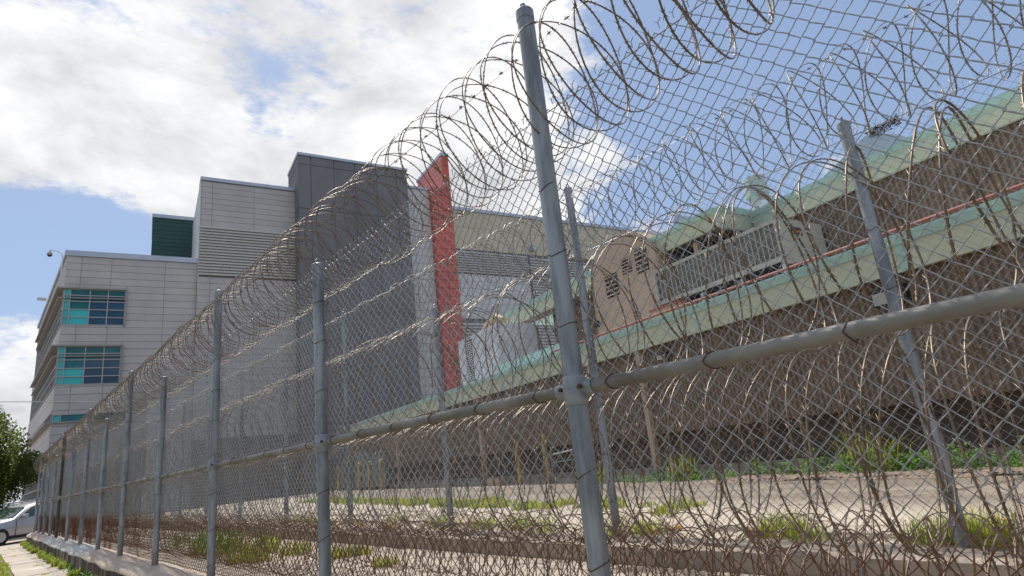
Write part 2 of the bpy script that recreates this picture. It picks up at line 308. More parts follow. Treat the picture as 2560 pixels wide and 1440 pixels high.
def facade(fr, m, parent, sv, zv, n, holes=(), gap=.025, d=.05, name='panel'):
    for i in range(len(sv)-1):
        for j in range(len(zv)-1):
            cells = [(sv[i], sv[i+1], zv[j], zv[j+1])]
            for (a, b, c, e) in holes:
                nxt = []
                for (p, q, r, t) in cells:
                    if q <= a or p >= b or t <= c or r >= e: nxt.append((p, q, r, t)); continue
                    if p < a: nxt.append((p, a, r, t))
                    if q > b: nxt.append((b, q, r, t))
                    if r < c: nxt.append((max(p, a), min(q, b), r, c))
                    if t > e: nxt.append((max(p, a), min(q, b), e, t))
                cells = nxt
            for (p, q, r, t) in cells:
                if q-p > .12 and t-r > .1: fr.piece(name, m, parent, p+gap/2, q-gap/2, n, n+d, r+gap/2, t-gap/2)
def steps(a, b, st):
    k = max(1, round((b-a)/st)); return [a+(b-a)*i/k for i in range(k+1)]
# ================================================================== SETTING: ground
mb = MB(); mb.box((-600, -120, -1.9), (600, 900, -1.42)); tag(mb.build('ground', M_['asph']), kind='structure')
mb = MB(); mb.box((-30, -8, -1.46), (.76, 33.2, -1.352)); tag(mb.build('verge', M_['soil']), kind='structure')
mb = MB(); mb.box((-30, 34.3, -1.46), (9, 75, -1.36)); tag(mb.build('parking_pavement', M_['walk']), kind='structure')
mb = MB(); mb.box((2.02, -8, -1.6), (4.05, 33.4, -.95)); mb.box((4.05, -8, -1.6), (30, 33.4, -.99)); tag(mb.build('yard_pavement', M_['yard']), kind='structure')
sw = thing('sidewalk', '', '', (1.2, 12, -1.36)); del sw['label']; del sw['category']; sw['kind'] = 'structure'
y = -6.0
while y < 33.0:
    h = 1.45; bl = M_['walkb'] if 14 < y < 27 else M_['walk']
    o = piece('slab', bl, sw, (1.235, y+h/2, -1.40+rng.uniform(-.006, .006)), (.93, h-.035, .12)); y += h
piece('slab', M_['walk'], sw, (-.6, 33.75, -1.41), (4.6, 1.0, .1))
# retaining wall with a rounded cap
Yw = np.linspace(-8, 33.35, 330)
def rwall():
    v = []; f = []; w = np.interp(np.arange(330), np.arange(0, 330, 4), rng.normal(0, 1, 83)); w2 = np.interp(np.arange(330), np.arange(0, 330, 7), rng.normal(0, 1, 48))
    for i, yy in enumerate(Yw):
        e = .018*w[i]; dz = .014*w2[i]+.008*math.sin(yy*1.3)
        pr = [(1.70+.3*e, -1.42), (1.70+.3*e, -1.05+dz), (1.675+e, -1.045+dz), (1.672+e, -1.02+dz), (1.71+e, -.975+dz), (1.80, -.925+dz), (1.90, -.902+dz*.6), (2.03, -.90), (2.06, -.955)]
        v += [(x, yy, z) for x, z in pr]
    K = 9
    for i in range(329):
        for k in range(K-1): f.append((i*K+k, i*K+k+1, (i+1)*K+k+1, (i+1)*K+k))
    return np.array(v), np.array(f), K
v, f, K = rwall()
rw = thing('retaining_wall', 'low stained concrete retaining wall with pale wavy cap under the tall fence', 'wall', (1.8, 12, -1.4))
fi = np.arange(len(f)) % (K-1)
mesh_np('wall_face', v, f[fi < 2], M_['face'], rw); mesh_np('wall_cap', v, f[fi >= 2], M_['cap'], rw, smooth=True)
mb = MB(); mb.box((1.70, 33.35, -1.42), (2.05, 33.5, -1.0)); mb.build('end_face', M_['kerb'], rw)
# inner kerb, driveway, mulch
mb = MB()
y = -8
kt = thing('inner_kerb', '', '', (4.2, 10, -.95)); del kt['label']; del kt['category']; kt['kind'] = 'structure'
while y < 32:
    h = 2.6
    mb = MB(); mb.prism([(4.06, y, -1.0), (4.06, y, -.815), (4.085, y, -.795), (4.42, y, -.79), (4.42, y, -1.0)], (0, h-.012, 0)); mb.build('kerb_stone', M_['kerb'], kt); y += h
G = Frame((10.05, 1.87), 10, 280)
def poly_sheet(name, pts, z, m, kind='structure', th=.25):
    mb = MB(); mb.prism([(p[0], p[1], z-th) for p in pts], (0, 0, th)); return tag(mb.build(name, m), kind=kind)
g = lambda s, n: tuple(G.P(s, n, 0))[:2]
poly_sheet('driveway', [(4.425, -8), (4.425, 33), g(33, 0), g(-10, 0)], -.81, M_['drive'])
#poly_sheet('driveway_stained_lane', [g(-9, 1.0), g(-9, 3.6), g(6, 3.3), g(14, 3.4), g(31, 2.6), g(31, .6), g(6, .9)], -.803, M_['drive_dark'], th=.002)
poly_sheet('kerb_strip', [g(-9, .0), g(-9, .34), g(31, .34), g(31, .0)], -.70, M_['kerb'], th=.2)
# mulch bed, slightly mounded
def mound(name, s0, s1, n0, n1, z, m, amp=.04, ns=60, nn=14):
    v = []; f = []
    for i in range(ns+1):
        for j in range(nn+1):
            s_ = s0+(s1-s0)*i/ns; n_ = n0+(n1-n0)*j/nn + (.10*math.sin(s_*2.1)+.06*math.sin(s_*5.3) if j == nn else 0)
            e = min(i, ns-i, 3)/3*min(j+3, nn-j, 3)/3
            v.append(tuple(G.P(s_, n_, z+e*(.03+amp*rng.random()))))
    for i in range(ns):
        for j in range(nn): a = i*(nn+1)+j; f.append((a, a+1, a+nn+2, a+nn+1))
    return mesh_np(name, v, f, m, smooth=False)
tag(mound('mulch', -8, 4.2, .3, 1.35, -.805, M_['mulch']), kind='stuff')
# ================================================================== HOSPITAL BLOCK (far)
A0 = (3.31, 51.89)
H = Frame(A0, 100, 190); HL = Frame(A0, 359.5, 269.5)
hb = thing('office_building', 'large grey panelled building with teal corner windows behind the far fence end', 'building', (A0[0], A0[1], -1.4))
# solids
mb = MB(); mb.prism([H.P(.05, -.06, -1.4), H.P(8.6, -.06, -1.4), H.P(8.6, -24, -1.4), HL.P(24, -.06, -1.4)], (0, 0, 18.9)); mb.build('wall', M_['wall_back'], hb)
mb = MB(); H.box(mb, 8.53, 16.2, -22, .24, -1.4, 24.9); mb.build('wall', M_['wall_back'], hb)
zA = steps(3.6, 17.55, .535)
win = [(0, 3.8, 12.35, 15.0), (0, 3.75, 8.05, 10.75), (0, 4.6, 5.5, 6.0)]
facade(H, M_['gpanel'], hb, [0, .93, 2.78, 6.28, 8.52], zA, -.06, win)
facade(H, M_['gpanel'], hb, [0, .93, 2.78, 6.28, 8.52], [-1.3, .3, 1.95, 3.6], -.06)
facade(HL, M_['gpanel'], hb, [0, 6, 12, 18, 24], [3.75, 4.6, 5.45], -.06); facade(HL, M_['gpanel'], hb, [0, 12, 24], [6.3, 7.1, 7.95], -.06)
facade(HL, M_['gpanel'], hb, [0, 12, 24], [10.85, 11.55, 12.25], -.06); facade(HL, M_['gpanel'], hb, [0, 8, 16, 24], [15.1, 15.9, 16.7, 17.55], -.06)
facade(H, M_['gpanel'], hb, [8.62, 9.42, 12.65, 16.15], steps(20.75, 24.75, .5), .24)
facade(H, M_['gpanel'], hb, [8.50, 9.42, 12.65, 16.15], steps(3.6, 16.35, .53), .24)
# return wall of the upper block, louvre band
wall(Frame(H.P(8.60, .24, 0), 10, 280), 'return_wall', M_['lpanel'], hb, 0, 20, 0, .08, 16, 24.9)
for i in range(17): 
    z = 16.5+i*.252
    mb = MB(); mb.prism([H.P(8.55, .22, z), H.P(8.55, .42, z), H.P(8.55, .42, z+.03), H.P(8.55, .31, z+.215), H.P(8.55, .22, z+.215)], H.d*7.6)
    if i == 0: lv = mb.build('louvre_slat', M_['louvre'], hb); first = lv
    else:
        o = first.copy(); COL.objects.link(o); o.parent = hb; o.location = (0, 0, i*.252)
# copings
for (s0, s1, n, z0, z1) in ((-.12, 8.55, .1, 17.55, 17.98), (8.5, 16.2, .42, 24.8, 25.12)): wall(H, 'roof_coping', M_['trim'], hb, s0, s1, -1.2, n, z0, z1-.14); wall(H, 'roof_coping', M_['trim'], hb, s0, s1, -1.2, n-.05, z1-.138, z1)
wall(HL, 'roof_coping', M_['trim'], hb, .1, 24, -.5, .12, 17.55, 17.9)
# roof-top green screen
GR = Frame(H.P(0, -10, 0), 100, 190)
wall(GR, 'green_screen_wall', M_['wall_back'], hb, 5.2, 9.4, -6, -.06, 17, 25.3)
facade(GR, M_['gr_panel'], hb, [5.16, 6.0, 9.4], steps(20.0, 25.3, .42), -.06, gap=.03)
wall(GR, 'roof_coping', M_['trim'], hb, 5.1, 9.4, -6, .08, 25.3, 25.65)
# windows
def corner_window(z0, z1, zt, rows, cols, mats):
    fr = MB(); t = .07
    for c in cols: H.box(fr, c-t/2, c+t/2, -.1, .02, z0, z1)
    for r in rows:
        a0 = cols[0]
        if r in rows[1:-1] and r == rows[-2]: pass
        H.box(fr, a0, cols[-1], -.1, .015, r-t/2, r+t/2)
    w = fr.build('window', M_['frame'], hb)
    for i in range(len(cols)-1):
        for j in range(len(rows)-1):
            m = mats[j][i]
            H.piece('pane', m, w, cols[i]+t/2, cols[i+1]-t/2, -.09, -.055, rows[j]+t/2, rows[j+1]-t/2)
    return w
T, Gn, B = M_['g_teal'], M_['g_green'], M_['g_blue']
corner_window(12.35, 15.0, 14.2, [12.35, 12.92, 13.5, 14.1, 14.55, 15.0], [.06, .42, 1.6, 2.7, 3.78], [[T, T, B, B], [T, T, B, B], [T, Gn, B, B], [T, Gn, Gn, B], [T, Gn, Gn, Gn]])
corner_window(8.05, 10.75, 9.9, [8.05, 8.62, 9.2, 9.8, 10.25, 10.75], [.06, .42, 1.6, 2.7, 3.73], [[T, T, B, B], [T, T, B, B], [T, Gn, B, B], [T, Gn, Gn, B], [T, Gn, Gn, Gn]])
corner_window(5.5, 6.0, 5.9, [5.5, 6.0], [.06, .5, 2.0, 3.3, 4.6], [[T, Gn, Gn, Gn]])
for (z0, z1) in ((12.35, 15.0), (8.05, 10.75), (5.55, 6.2), (-.6, 3.2)):
    cols = steps(.1, 19, 1.15); fr = MB(); rows = [z0, z1] if z1-z0 < 1 else steps(z0, z1, .62)
    for c in cols: HL.box(fr, c-.04, c+.04, -.1, .03, z0, z1)
    for r in rows: HL.box(fr, .1, 19, -.1, .025, r-.035, r+.035)
    w = fr.build('window', M_['frame'], hb)
    for i in range(len(cols)-1):
        if z1-z0 > 1 and i < 9:
            for j in range(len(rows)-1): HL.piece('pane', M_['g_grey'], w, cols[i]+.04, cols[i+1]-.04, -.09, -.055, rows[j]+.035, rows[j+1]-.035)
        else: HL.piece('pane', M_['g_grey'] if z1 > 6 else M_['g_green'], w, cols[i]+.04, cols[i+1]-.04, -.09, -.055, z0+.035, z1-.035)
for (z, smax, dp) in ((15.02, 3.86, .42), (14.30, 3.86, .30), (10.77, 3.82, .42), (10.02, 3.82, .30), (5.42, 4.7, .38), (3.3, .4, .6)):
    mb = MB(); mb.prism([H.P(.0, 0, z), H.P(smax, 0, z), H.P(smax, dp*.4, z), H.P(-dp*.9, dp*.4, z), HL.P(19, dp, z), HL.P(19, 0, z)], (0, 0, .10 if dp > .35 else .07)); mb.build('window_ledge', M_['ledge'], hb)
for z0, z1 in ((12.35, 15.1), (8.05, 10.85)): wall(H, 'window_side_frame', M_['ledge'], hb, 3.80, 3.88, -.05, .16, z0, z1)
# cameras and lamps on the building
c = HL.P(-.1, .25, 16.4)
t = thing('dome_camera', 'white dome security camera on a curved arm above the office roof corner', 'camera', c)
mb = MB(); mb.tube([c+Vector((0, 0, -.4)), c+Vector((0, 0, 1.0)), c+Vector((-.12, 0, 1.25)), c+Vector((-.4, 0, 1.38)), c+Vector((-.72, 0, 1.42)), c+Vector((-.76, 0, 1.36))], .035, 8); mb.build('arm', M_['whitep'], t, True)
mb = MB(); mb.dome(c+Vector((-.76, 0, 1.12)), .17, 1.0); mb.tube([c+Vector((-.76, 0, 1.02)), c+Vector((-.76, 0, 1.13))], .17, 12); mb.tube([c+Vector((-.76, 0, 1.25)), c+Vector((-.76, 0, 1.38))], .04, 8); mb.build('housing', M_['acbeige'], t, True)
mb = MB(); mb.tube([c+Vector((-.76, 0, .90)), c+Vector((-.76, 0, .95)), c+Vector((-.76, 0, 1.02))], [.06, .12, .15], 12); mb.build('lens_dome', M_['blacktrim'], t, True)
c = HL.P(9, .1, 16.6)
t = thing('bullet_camera', 'small box camera bracketed high on the left side wall of the office', 'camera', c)
mb = MB(); mb.tube([c, c+Vector((-.35, 0, .05))], .03, 6); mb.build('bracket', M_['ledge'], t); mb = MB(); mb.box(c+Vector((-.95, -.12, -.12)), c+Vector((-.35, .12, .08))); mb.build('housing', M_['whitep'], t)
c = H.P(.8, .15, 4.35)
t = thing('wall_lamp', 'small white bell shaped lamp on the grey office wall above the fence coil', 'lamp', c)
mb = MB(); mb.tube([c+Vector((0, 0, 0)), c+Vector((0, 0, .12)), c+Vector((0, 0, .3)), c+Vector((0, 0, .42))], [.2, .16, .07, .05], 12); mb.build('shade', M_['whitep'], t, True)
mb = MB(); mb.tube([c+Vector((0, 0, .34)), c+Vector((.0, .18, .36))], .03, 6); mb.build('bracket', M_['whitep'], t)
# ------------------------------------------------------------------ concrete tower
ct = thing('concrete_tower', 'dark grey concrete tower with big square panels beside the red fin', 'building', H.P(16, 2, -1.4))
mb = MB(); H.box(mb, 16.05, 26.12, -2.4, 1.94, -1.4, 27.3); mb.build('wall', M_['wall_back'], ct)
zz = [-1.0, 4.0, 8.5, 13.3, 17.9, 22.5, 26.75, 27.6]
facade(H, M_['conc'], ct, [16.0, 17.08, 19.12, 21.05, 23.07, 25.05, 26.15], zz, 1.94, gap=.07)
CL = Frame(H.P(16.0, 2, 0), 10, 280); facade(CL, M_['conc'], ct, [0, 1.9, 4.5], zz, -.06, gap=.07)
CR = Frame(H.P(26.15, 2, 0), 10, 100); facade(CR, M_['conc'], ct, [0, 1.5], zz, -.06, gap=.07)
wall(H, 'roof_coping', M_['trim'], ct, 15.93, 26.22, -2.5, 2.08, 27.6, 27.85)
c = H.P(26.0, 2.2, 26.9); t = thing('tower_floodlight', 'small pale floodlight near the top right corner of the concrete tower', 'lamp', c)
mb = MB(); mb.box(c-Vector((.16, .1, .12)), c+Vector((.16, .1, .12))); mb.build('housing', M_['whitep'], t); mb = MB(); mb.tube([c, c+H.n*-.25], .03, 6); mb.build('bracket', M_['ledge'], t)
# ------------------------------------------------------------------ red fin
rf = thing('red_fin_wall', 'tall bright red tiled fin wall rising between grey tower and beige wing', 'wall', H.P(30, 1.2, -1.4))
mb = MB(); H.box(mb, 29.05, 31.1, .45, 1.14, -1.4, 26.7); H.box(mb, 30.44, 31.06, -5.4, 1.14, 26.7, 30.4); mb.build('wall', M_['wall_back'], rf)
zr = steps(-1.0, 26.75, .82); facade(H, M_['red'], rf, [29.0, 30.1, 31.15], zr, 1.14, gap=.05, name='tile')
facade(H, M_['red'], rf, [30.39, 30.76, 31.12], [26.75, 27.6, 28.5, 29.4, 30.45], 1.14, gap=.03, name='tile')
FL = Frame(H.P(30.39, 1.2, 0), 10, 280); facade(FL, M_['red'], rf, [0, 3.2, 6.5], steps(26.0, 30.45, .55), -.02, gap=.03, name='tile')
facade(Frame(H.P(29.0, 1.19, 0), 10, 280), M_['red'], rf, [0, .72], steps(-1.0, 26.75, .82), -.02, gap=.03, name='tile')
FR = Frame(H.P(31.15, 1.2, 0), 10, 100); facade(FR, M_['red'], rf, [0, .7], steps(-1, 30.45, 1.6), -.05, gap=.03, name='tile')
wall(H, 'fin_coping', M_['trim'], rf, 30.3, 31.2, -5.5, 1.26, 30.45, 30.78)
# ------------------------------------------------------------------ beige wing
bw = thing('beige_wing_building', 'beige and light grey wing with a louvred band behind the red fin', 'building', H.P(40, .5, -1.4))
mb = MB(); H.box(mb, 26.2, 30.9, -14, .44, -1.4, 26.5); H.box(mb, 31.0, 64, -14, .94, -1.4, 24.7); mb.build('wall', M_['wall_back'], bw)
facade(H, M_['lpanel'], bw, [26.2, 27.2, 30.6], steps(3.0, 26.6, .8), .44, gap=.035)
wall(H, 'roof_coping', M_['trim'], bw, 26.2, 31.4, -5, .6, 26.6, 26.85)
facade(H, M_['beige'], bw, [31.2, 34.7, 39.2, 44.1, 49, 54, 59, 64], [20.4, 22.8, 24.6], .94, gap=.03)
wall(H, 'roof_coping', M_['trim'], bw, 31.0, 64.1, -5, 1.12, 24.6, 24.95)
k = 0
def slats(s0, s1, z0, z1, pitch, m=M_['louvre']):
    global k; n = int((z1-z0)/pitch); fo = None
    for i in range(n):
        z = z0+i*pitch
        if fo is None:
            mb = MB(); mb.prism([H.P(s0, .93, z), H.P(s0, 1.14, z), H.P(s0, 1.14, z+.03), H.P(s0, 1.03, z+pitch*.84), H.P(s0, .93, z+pitch*.84)], H.d*(s1-s0)); fo = mb.build('louvre_slat', m, bw)
        else:
            o = fo.copy(); COL.objects.link(o); o.parent = bw; o.location = (0, 0, i*pitch)
slats(31.2, 39.6, 17.9, 20.3, .26); slats(39.9, 64, 15.0, 20.3, .30); slats(31.2, 39.6, 8.0, 13.0, .30); slats(39.9, 64, 9, 14, .33)
facade(H, M_['lpanel'], bw, [31.2, 35.4, 39.6], steps(13.2, 17.8, .75), .94, gap=.03)
c = H.P(40.3, 1.2, 21.1); t = thing('wing_floodlight', 'small grey floodlight under the beige panels of the wing', 'lamp', c); mb = MB(); mb.box(c-Vector((.3, .2, .3)), c+Vector((.3, .15, .25))); mb.build('housing', M_['trim'], t); mb = MB(); mb.tube([c, c-H.n*.3], .05, 6); mb.build('bracket', M_['ledge'], t)
# ================================================================== GREEN-EAVED BUILDING
gb = thing('ribbed_building', 'low brown ribbed building with mint green eaves along the yard', 'building', G.P(6, 0, -.8))
LW = MB(); G.box(LW, -9, 29, -9, 0, -.9, 2.0); LW.build('wall', M_['lowwall'], gb)
def ribs(fr, s0, s1, n, z0, z1, pitch, parent=gb):
    k = int((s1-s0)/pitch); v = []; f = []
    for i in range(k):
        a = s0+i*pitch; b = a+pitch*.62; h = .032; P = [fr.P(a, n, z0), fr.P(a+.008, n+h, z0), fr.P(b-.008, n+h, z0), fr.P(b, n, z0), fr.P(a, n, z1), fr.P(a+.008, n+h, z1), fr.P(b-.008, n+h, z1), fr.P(b, n, z1)]
        q = len(v); v += [tuple(p) for p in P]; f += [(q, q+1, q+5, q+4), (q+1, q+2, q+6, q+5), (q+2, q+3, q+7, q+6)]
    return tag(mesh_np('rib_cladding', v, f, M_['ribwall'], parent), kind='stuff')
wall(G, 'cladding_board', M_['ribwall'], gb, -9, 28.9, .01, .40, .10, 1.93)
ribs(G, -9, 28.9, .40, .11, 1.92, .092)
for i, z in enumerate((-.55, -.3, -.08)): wall(G, 'masonry_ledge', M_['lowwall'], gb, -9, 29, .0, .02+.006*i, z, z+.2)
wall(G, 'base_plinth', M_['kerb'], gb, -9, 29, .0, .06, -.82, -.58)
# lower roof, fascia
wall(G, 'roof', M_['whitep'], gb, -9, 29, -9, .62, 2.06, 2.14)
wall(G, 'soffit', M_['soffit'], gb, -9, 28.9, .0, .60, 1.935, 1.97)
def fascia(fr, s0, s1, n, z0, zm, z1, parent, seams=True):
    mb = MB(); mb.prism([fr.P(s0, n-.10, z0), fr.P(s0, n-.02, z0), fr.P(s0, n+.06, zm), fr.P(s0, n-.10, zm)], fr.d*(s1-s0)); o = mb.build('fascia', M_['palegreen'], parent)
    mb = MB(); mb.prism([fr.P(s0, n-.12, zm), fr.P(s0, n+.10, zm), fr.P(s0, n+.15, z1-.03), fr.P(s0, n+.15, z1), fr.P(s0, n-.12, z1)], fr.d*(s1-s0)); mb.build('gutter', M_['mint'], parent)
    if seams:
        a = s0+1.7
        while a < s1: 
            mb = MB(); mb.prism([fr.P(a, n-.10, z0-.004), fr.P(a, n-.005, z0-.004), fr.P(a, n+.075, zm), fr.P(a, n-.10, zm)], fr.d*.10); mb.build('fascia_joint', M_['mint'], parent); a += 3.83
fascia(G, -9, 28.9, .62, 1.88, 2.24, 2.38, gb)
G.piece('column', M_['tan'], gb, 2.05, 2.22, -2.41, -2.35, 2.15, 4.29); G.piece('column', M_['tan'], gb, 5.55, 5.68, -1.5, -1.38, 3.9, 4.38)
for s in (-1.55, 6.12, 13.8, 21.5):
    G.piece('column', M_['tan'], gb, s-.06, s+.06, .43, .55, -.62, 1.93); G.piece('column_foot', M_['unit'], gb, s-.10, s+.10, .39, .59, -.81, -.6)
    G.piece('column', M_['tan'], gb, s-.09, s+.09, -2.42, -2.36, 2.15, 4.29) if s < 4 else None
# upper storey
mb = MB(); G.box(mb, -9, 4.0, -9, -2.46, 2.1, 4.4); mb.build('upper_wall', M_['lowwall'], gb); wall(G, 'cladding_board', M_['ribwall'], gb, -9, 4.02, -2.459, -2.43, 2.14, 4.37); ribs(G, -9, 4.0, -2.43, 2.14, 4.37, .092)
mb = MB(); G.box(mb, 4.03, 6.8, -9, -2.32, 2.1, 4.449); mb.build('upper_wall', M_['ribwall'], gb); ribs(G, 4.03, 6.8, -2.32, 2.14, 4.445, .092)
fascia(G, -9, 4.55, -2.25, 4.34, 4.67, 4.79, gb); fascia(G, 4.70, 6.98, -1.2, 4.43, 4.75, 4.86, gb, False)
R = Frame(G.P(4.62, -2.35, 0), 280, 190); fascia(R, .0, 1.25, .0, 4.38, 4.71, 4.84, gb, False)
wall(G, 'roof', M_['mint'], gb, -9, 4.7, -9, -2.2, 4.60, 4.74); wall(G, 'roof', M_['mint'], gb, 4.7, 6.9, -9, -1.2, 4.68, 4.80)
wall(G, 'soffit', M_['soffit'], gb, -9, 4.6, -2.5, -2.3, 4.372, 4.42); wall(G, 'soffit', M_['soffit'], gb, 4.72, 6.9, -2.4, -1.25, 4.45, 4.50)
# a farther portion of the same roof line beyond the tan stair tower
mb = MB(); G.box(mb, 10.4, 13.3, -9, -2.5, 2.1, 4.7); mb.build('upper_wall', M_['lowwall'], gb); ribs(G, 10.4, 13.3, -2.5, 2.14, 4.5, .068)
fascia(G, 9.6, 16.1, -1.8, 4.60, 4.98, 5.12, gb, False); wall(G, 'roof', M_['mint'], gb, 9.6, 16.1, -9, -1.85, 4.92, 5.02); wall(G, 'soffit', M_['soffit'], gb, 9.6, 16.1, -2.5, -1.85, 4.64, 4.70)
wall(G, 'roof_edge_beam', M_['mint'], gb, 9.2, 13.4, -.2, -.1, 2.45, 2.85)
# roof-edge pipe and small columns
mb = MB(); mb.tube([G.P(-9, .70, 2.45), G.P(9, .70, 2.45)], .028, 8); mb.build('roof_edge_pipe', M_['redpipe'], gb, True)
wall(G, 'parapet_flashing', M_['trim'], gb, -9, 9.2, .2, .5, 2.14, 2.40)
# tan stair tower
tt = thing('stair_tower', 'tan stucco tower with arched top and square louvred vents on the lower roof', 'tower', G.P(7.8, -1, 2.1))
def arch(s0, s1, zb, zs, zt, n0, n1, fr=G, k=16):
    pts = [fr.P(s0, n1, zb), fr.P(s1, n1, zb)]
    for i in range(k+1):
        a = math.pi*i/k; pts.append(fr.P((s0+s1)/2+(s1-s0)/2*math.cos(a), n1, zs+(zt-zs)*math.sin(a)))
    mb = MB(); mb.prism(pts, fr.n*(n0-n1)); return mb
arch(6.55, 9.15, 2.1, 4.35, 5.38, -4, -1.0).build('tower_wall', M_['tan'], tt)
m2 = arch(6.50, 9.20, 4.30, 4.36, 5.44, -4.1, -1.55); m2.build('tower_cap', M_['trim'], tt)
for (s, z, w, h) in ((8.30, 4.10, .50, .62), (7.62, 4.45, .36, .42), (7.05, 4.40, .44, .62), (8.55, 2.5, .45, .28)):
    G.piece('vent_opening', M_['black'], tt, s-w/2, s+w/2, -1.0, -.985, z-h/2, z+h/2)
    for i in range(5): G.piece('vent_louvre', M_['tan'], tt, s-w/2, s+w/2, -.985, -.955, z-h/2+h*(i+.35)/5, z-h/2+h*(i+.62)/5)
c = G.P(9.0, -.85, 3.2); t = thing('tower_wall_lamp', 'small black wall lamp low on the tan tower', 'lamp', c); mb = MB(); mb.box(c-Vector((.07, .05, .09)), c+Vector((.07, .05, .09))); mb.build('housing', M_['blacktrim'], t); mb = MB(); mb.tube([c, c-G.n*.15], .02, 6); mb.build('bracket', M_['blacktrim'], t)
ob = thing('ochre_parapet_block', 'small ochre block with a red cap between tan tower and condenser', 'wall', G.P(6.3, -.9, 2.3))
G.piece('block', M_['yell'], ob, 5.85, 6.75, -1.3, -.75, 2.14, 2.95); G.piece('cap', M_['redpipe'], ob, 5.8, 6.8, -1.32, -.7, 2.95, 3.0)
gp = thing('roof_duct', 'low light grey duct lying on the roof edge below the tan tower', 'duct', G.P(7.4, -.4, 2.2))
G.piece('duct_section', M_['white_ahu'], gp, 6.2, 7.6, -.7, -.3, 2.14, 2.66); G.piece('duct_section', M_['white_ahu'], gp, 7.62, 9.0, -.7, -.32, 2.14, 2.64)
# condenser
ac = thing('rooftop_condenser', 'long beige rooftop condenser with a finned side raised on legs over the lower eave', 'air conditioner', G.P(4.8, -1.4, 2.1))
wall(G, 'coil_side', M_['acgrey'], ac, 3.16, 6.5, -2.2, -.86, 3.16, 3.84)
wall(G, 'end_panel', M_['acbeige'], ac, 3.05, 3.15, -2.25, -.8, 3.0, 3.92)
wall(G, 'end_panel', M_['acbeige'], ac, 6.5, 6.58, -2.25, -.8, 3.02, 3.92)
wall(G, 'top_frame', M_['acbeige'], ac, 3.15, 6.5, -2.2, -.82, 3.85, 3.92); wall(G, 'bottom_frame', M_['acbeige'], ac, 3.15, 6.5, -.90, -.82, 3.06, 3.15); wall(G, 'underside_shade', M_['black'], ac, 3.16, 6.49, -2.2, -.905, 3.02, 3.155)  # black sheet paints the shade on the condenser's underside
for i in range(29):
    s = 3.15+(6.5-3.15)*i/28; G.piece('guard_bar', M_['acbeige'], ac, s-.008, s+.008, -.835, -.82, 3.14, 3.86)
for s in (3.2, 4.2, 5.3, 6.4):
    for n in (-.95, -2.1): G.piece('leg', M_['trim'], ac, s-.04, s+.04, n-.04, n+.04, 2.14, 3.06)
for i, s in enumerate((3.7, 4.6, 5.6)):
    mb = MB(); c = G.P(s, -1.5, 3.92); mb.tube([c, c+Vector((0, 0, .09))], .36, 20); mb.build('fan_ring', M_['trim'], ac, True)
wall(G, 'gap_shade_block', M_['black'], ac, 3.3, 6.4, -2.25, -1.3, 2.16, 3.01)  # black block added to darken the shaded gap between the legs
AE = Frame(G.P(3.05, -.8, 0), 100, 190)
AE.piece('label_plate', M_['sticker'], ac, .38, .72, .0, .012, 3.60, 3.76); 
mb = MB()
for (a, b, c_, d_) in ((.42, .50, 3.63, 3.72), (.53, .58, 3.64, 3.69), (.60, .64, 3.66, 3.70), (.64, .69, 3.63, 3.68)): AE.box(mb, a, b, .012, .018, c_, d_)
tag(mb.build('label_mark', M_['stickero'], ac), kind='stuff')
# white air handler
ah = thing('rooftop_air_handler', 'white grey metal air handler box with a vertical louvre strip at the roof edge', 'air conditioner', G.P(15, -1, 2.1))
wall(G, 'cabinet', M_['white_ahu'], ah, 13.55, 16.6, -1.9, -.34, 2.45, 4.34)
for a, b in ((13.6, 14.5), (14.53, 15.42), (16.02, 16.56)): G.piece('door_panel', M_['white_ahu'], ah, a, b, -.34, -.31, 2.55, 4.26)
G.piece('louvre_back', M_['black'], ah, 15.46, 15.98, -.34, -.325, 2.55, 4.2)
for i in range(20): G.piece('louvre_blade', M_['white_ahu'], ah, 15.46, 15.98, -.325, -.29, 2.58+i*.08, 2.62+i*.08)
E2 = Frame(G.P(13.55, -.34, 0), 100, 190)
for a, b in ((.05, .75), (.79, 1.5)): E2.piece('door_panel', M_['white_ahu'], ah, a, b, 0, .03, 2.6, 4.2)
for s in (13.7, 15, 16.4): G.piece('leg', M_['blacktrim'], ah, s-.06, s+.06, -1.6, -.4, 2.14, 2.45)
mb = MB(); mb.tube([G.P(14.2, -.9, 4.3), G.P(14.2, -.9, 4.55), G.P(14.5, -.9, 4.72), G.P(15.0, -.9, 4.62), G.P(15.5, -.9, 4.3)], .2, 12); mb.build('duct_elbow', M_['yell'], ah, True)
# roof vents
c = G.P(5.2, -3.6, 4.9); t = thing('rusty_roof_vent', 'cylindrical roof vent with a grey cap and rusty streaked body', 'vent', c)
mb = MB(); mb.tube([c, c+Vector((0, 0, .86))], .22, 20); mb.build('body', M_['rustpatch'], t, True)
mb = MB(); mb.tube([c+Vector((0, 0, .78)), c+Vector((0, 0, .80)), c+Vector((0, 0, 1.30))], [.24, .30, .27], 20); mb.build('cap', M_['ventgrey'], t, True)
mb = MB(); mb.box(c+Vector((-.3, -.5, 0)), c+Vector((.3, -.1, .55))); mb.build('side_box', M_['white_ahu'], t)
c = G.P(7.5, -3.5, 4.9); t = thing('round_roof_vent', 'small horizontal grey round duct end peeking over the mint eave', 'vent', c)
mb = MB(); mb.tube([c+Vector((-.45, 0, .98)), c+Vector((.35, 0, 1.0))], .17, 16); mb.build('pipe_hood', M_['trim'], t, True); mb = MB(); mb.tube([c, c+Vector((0, 0, .9))], .09, 8); mb.build('stem', M_['trim'], t)
c = G.P(2.2, -3.6, 4.7); t = thing('curved_roof_hood', 'curved light grey roof hood with black ragged mesh on top', 'vent', c)
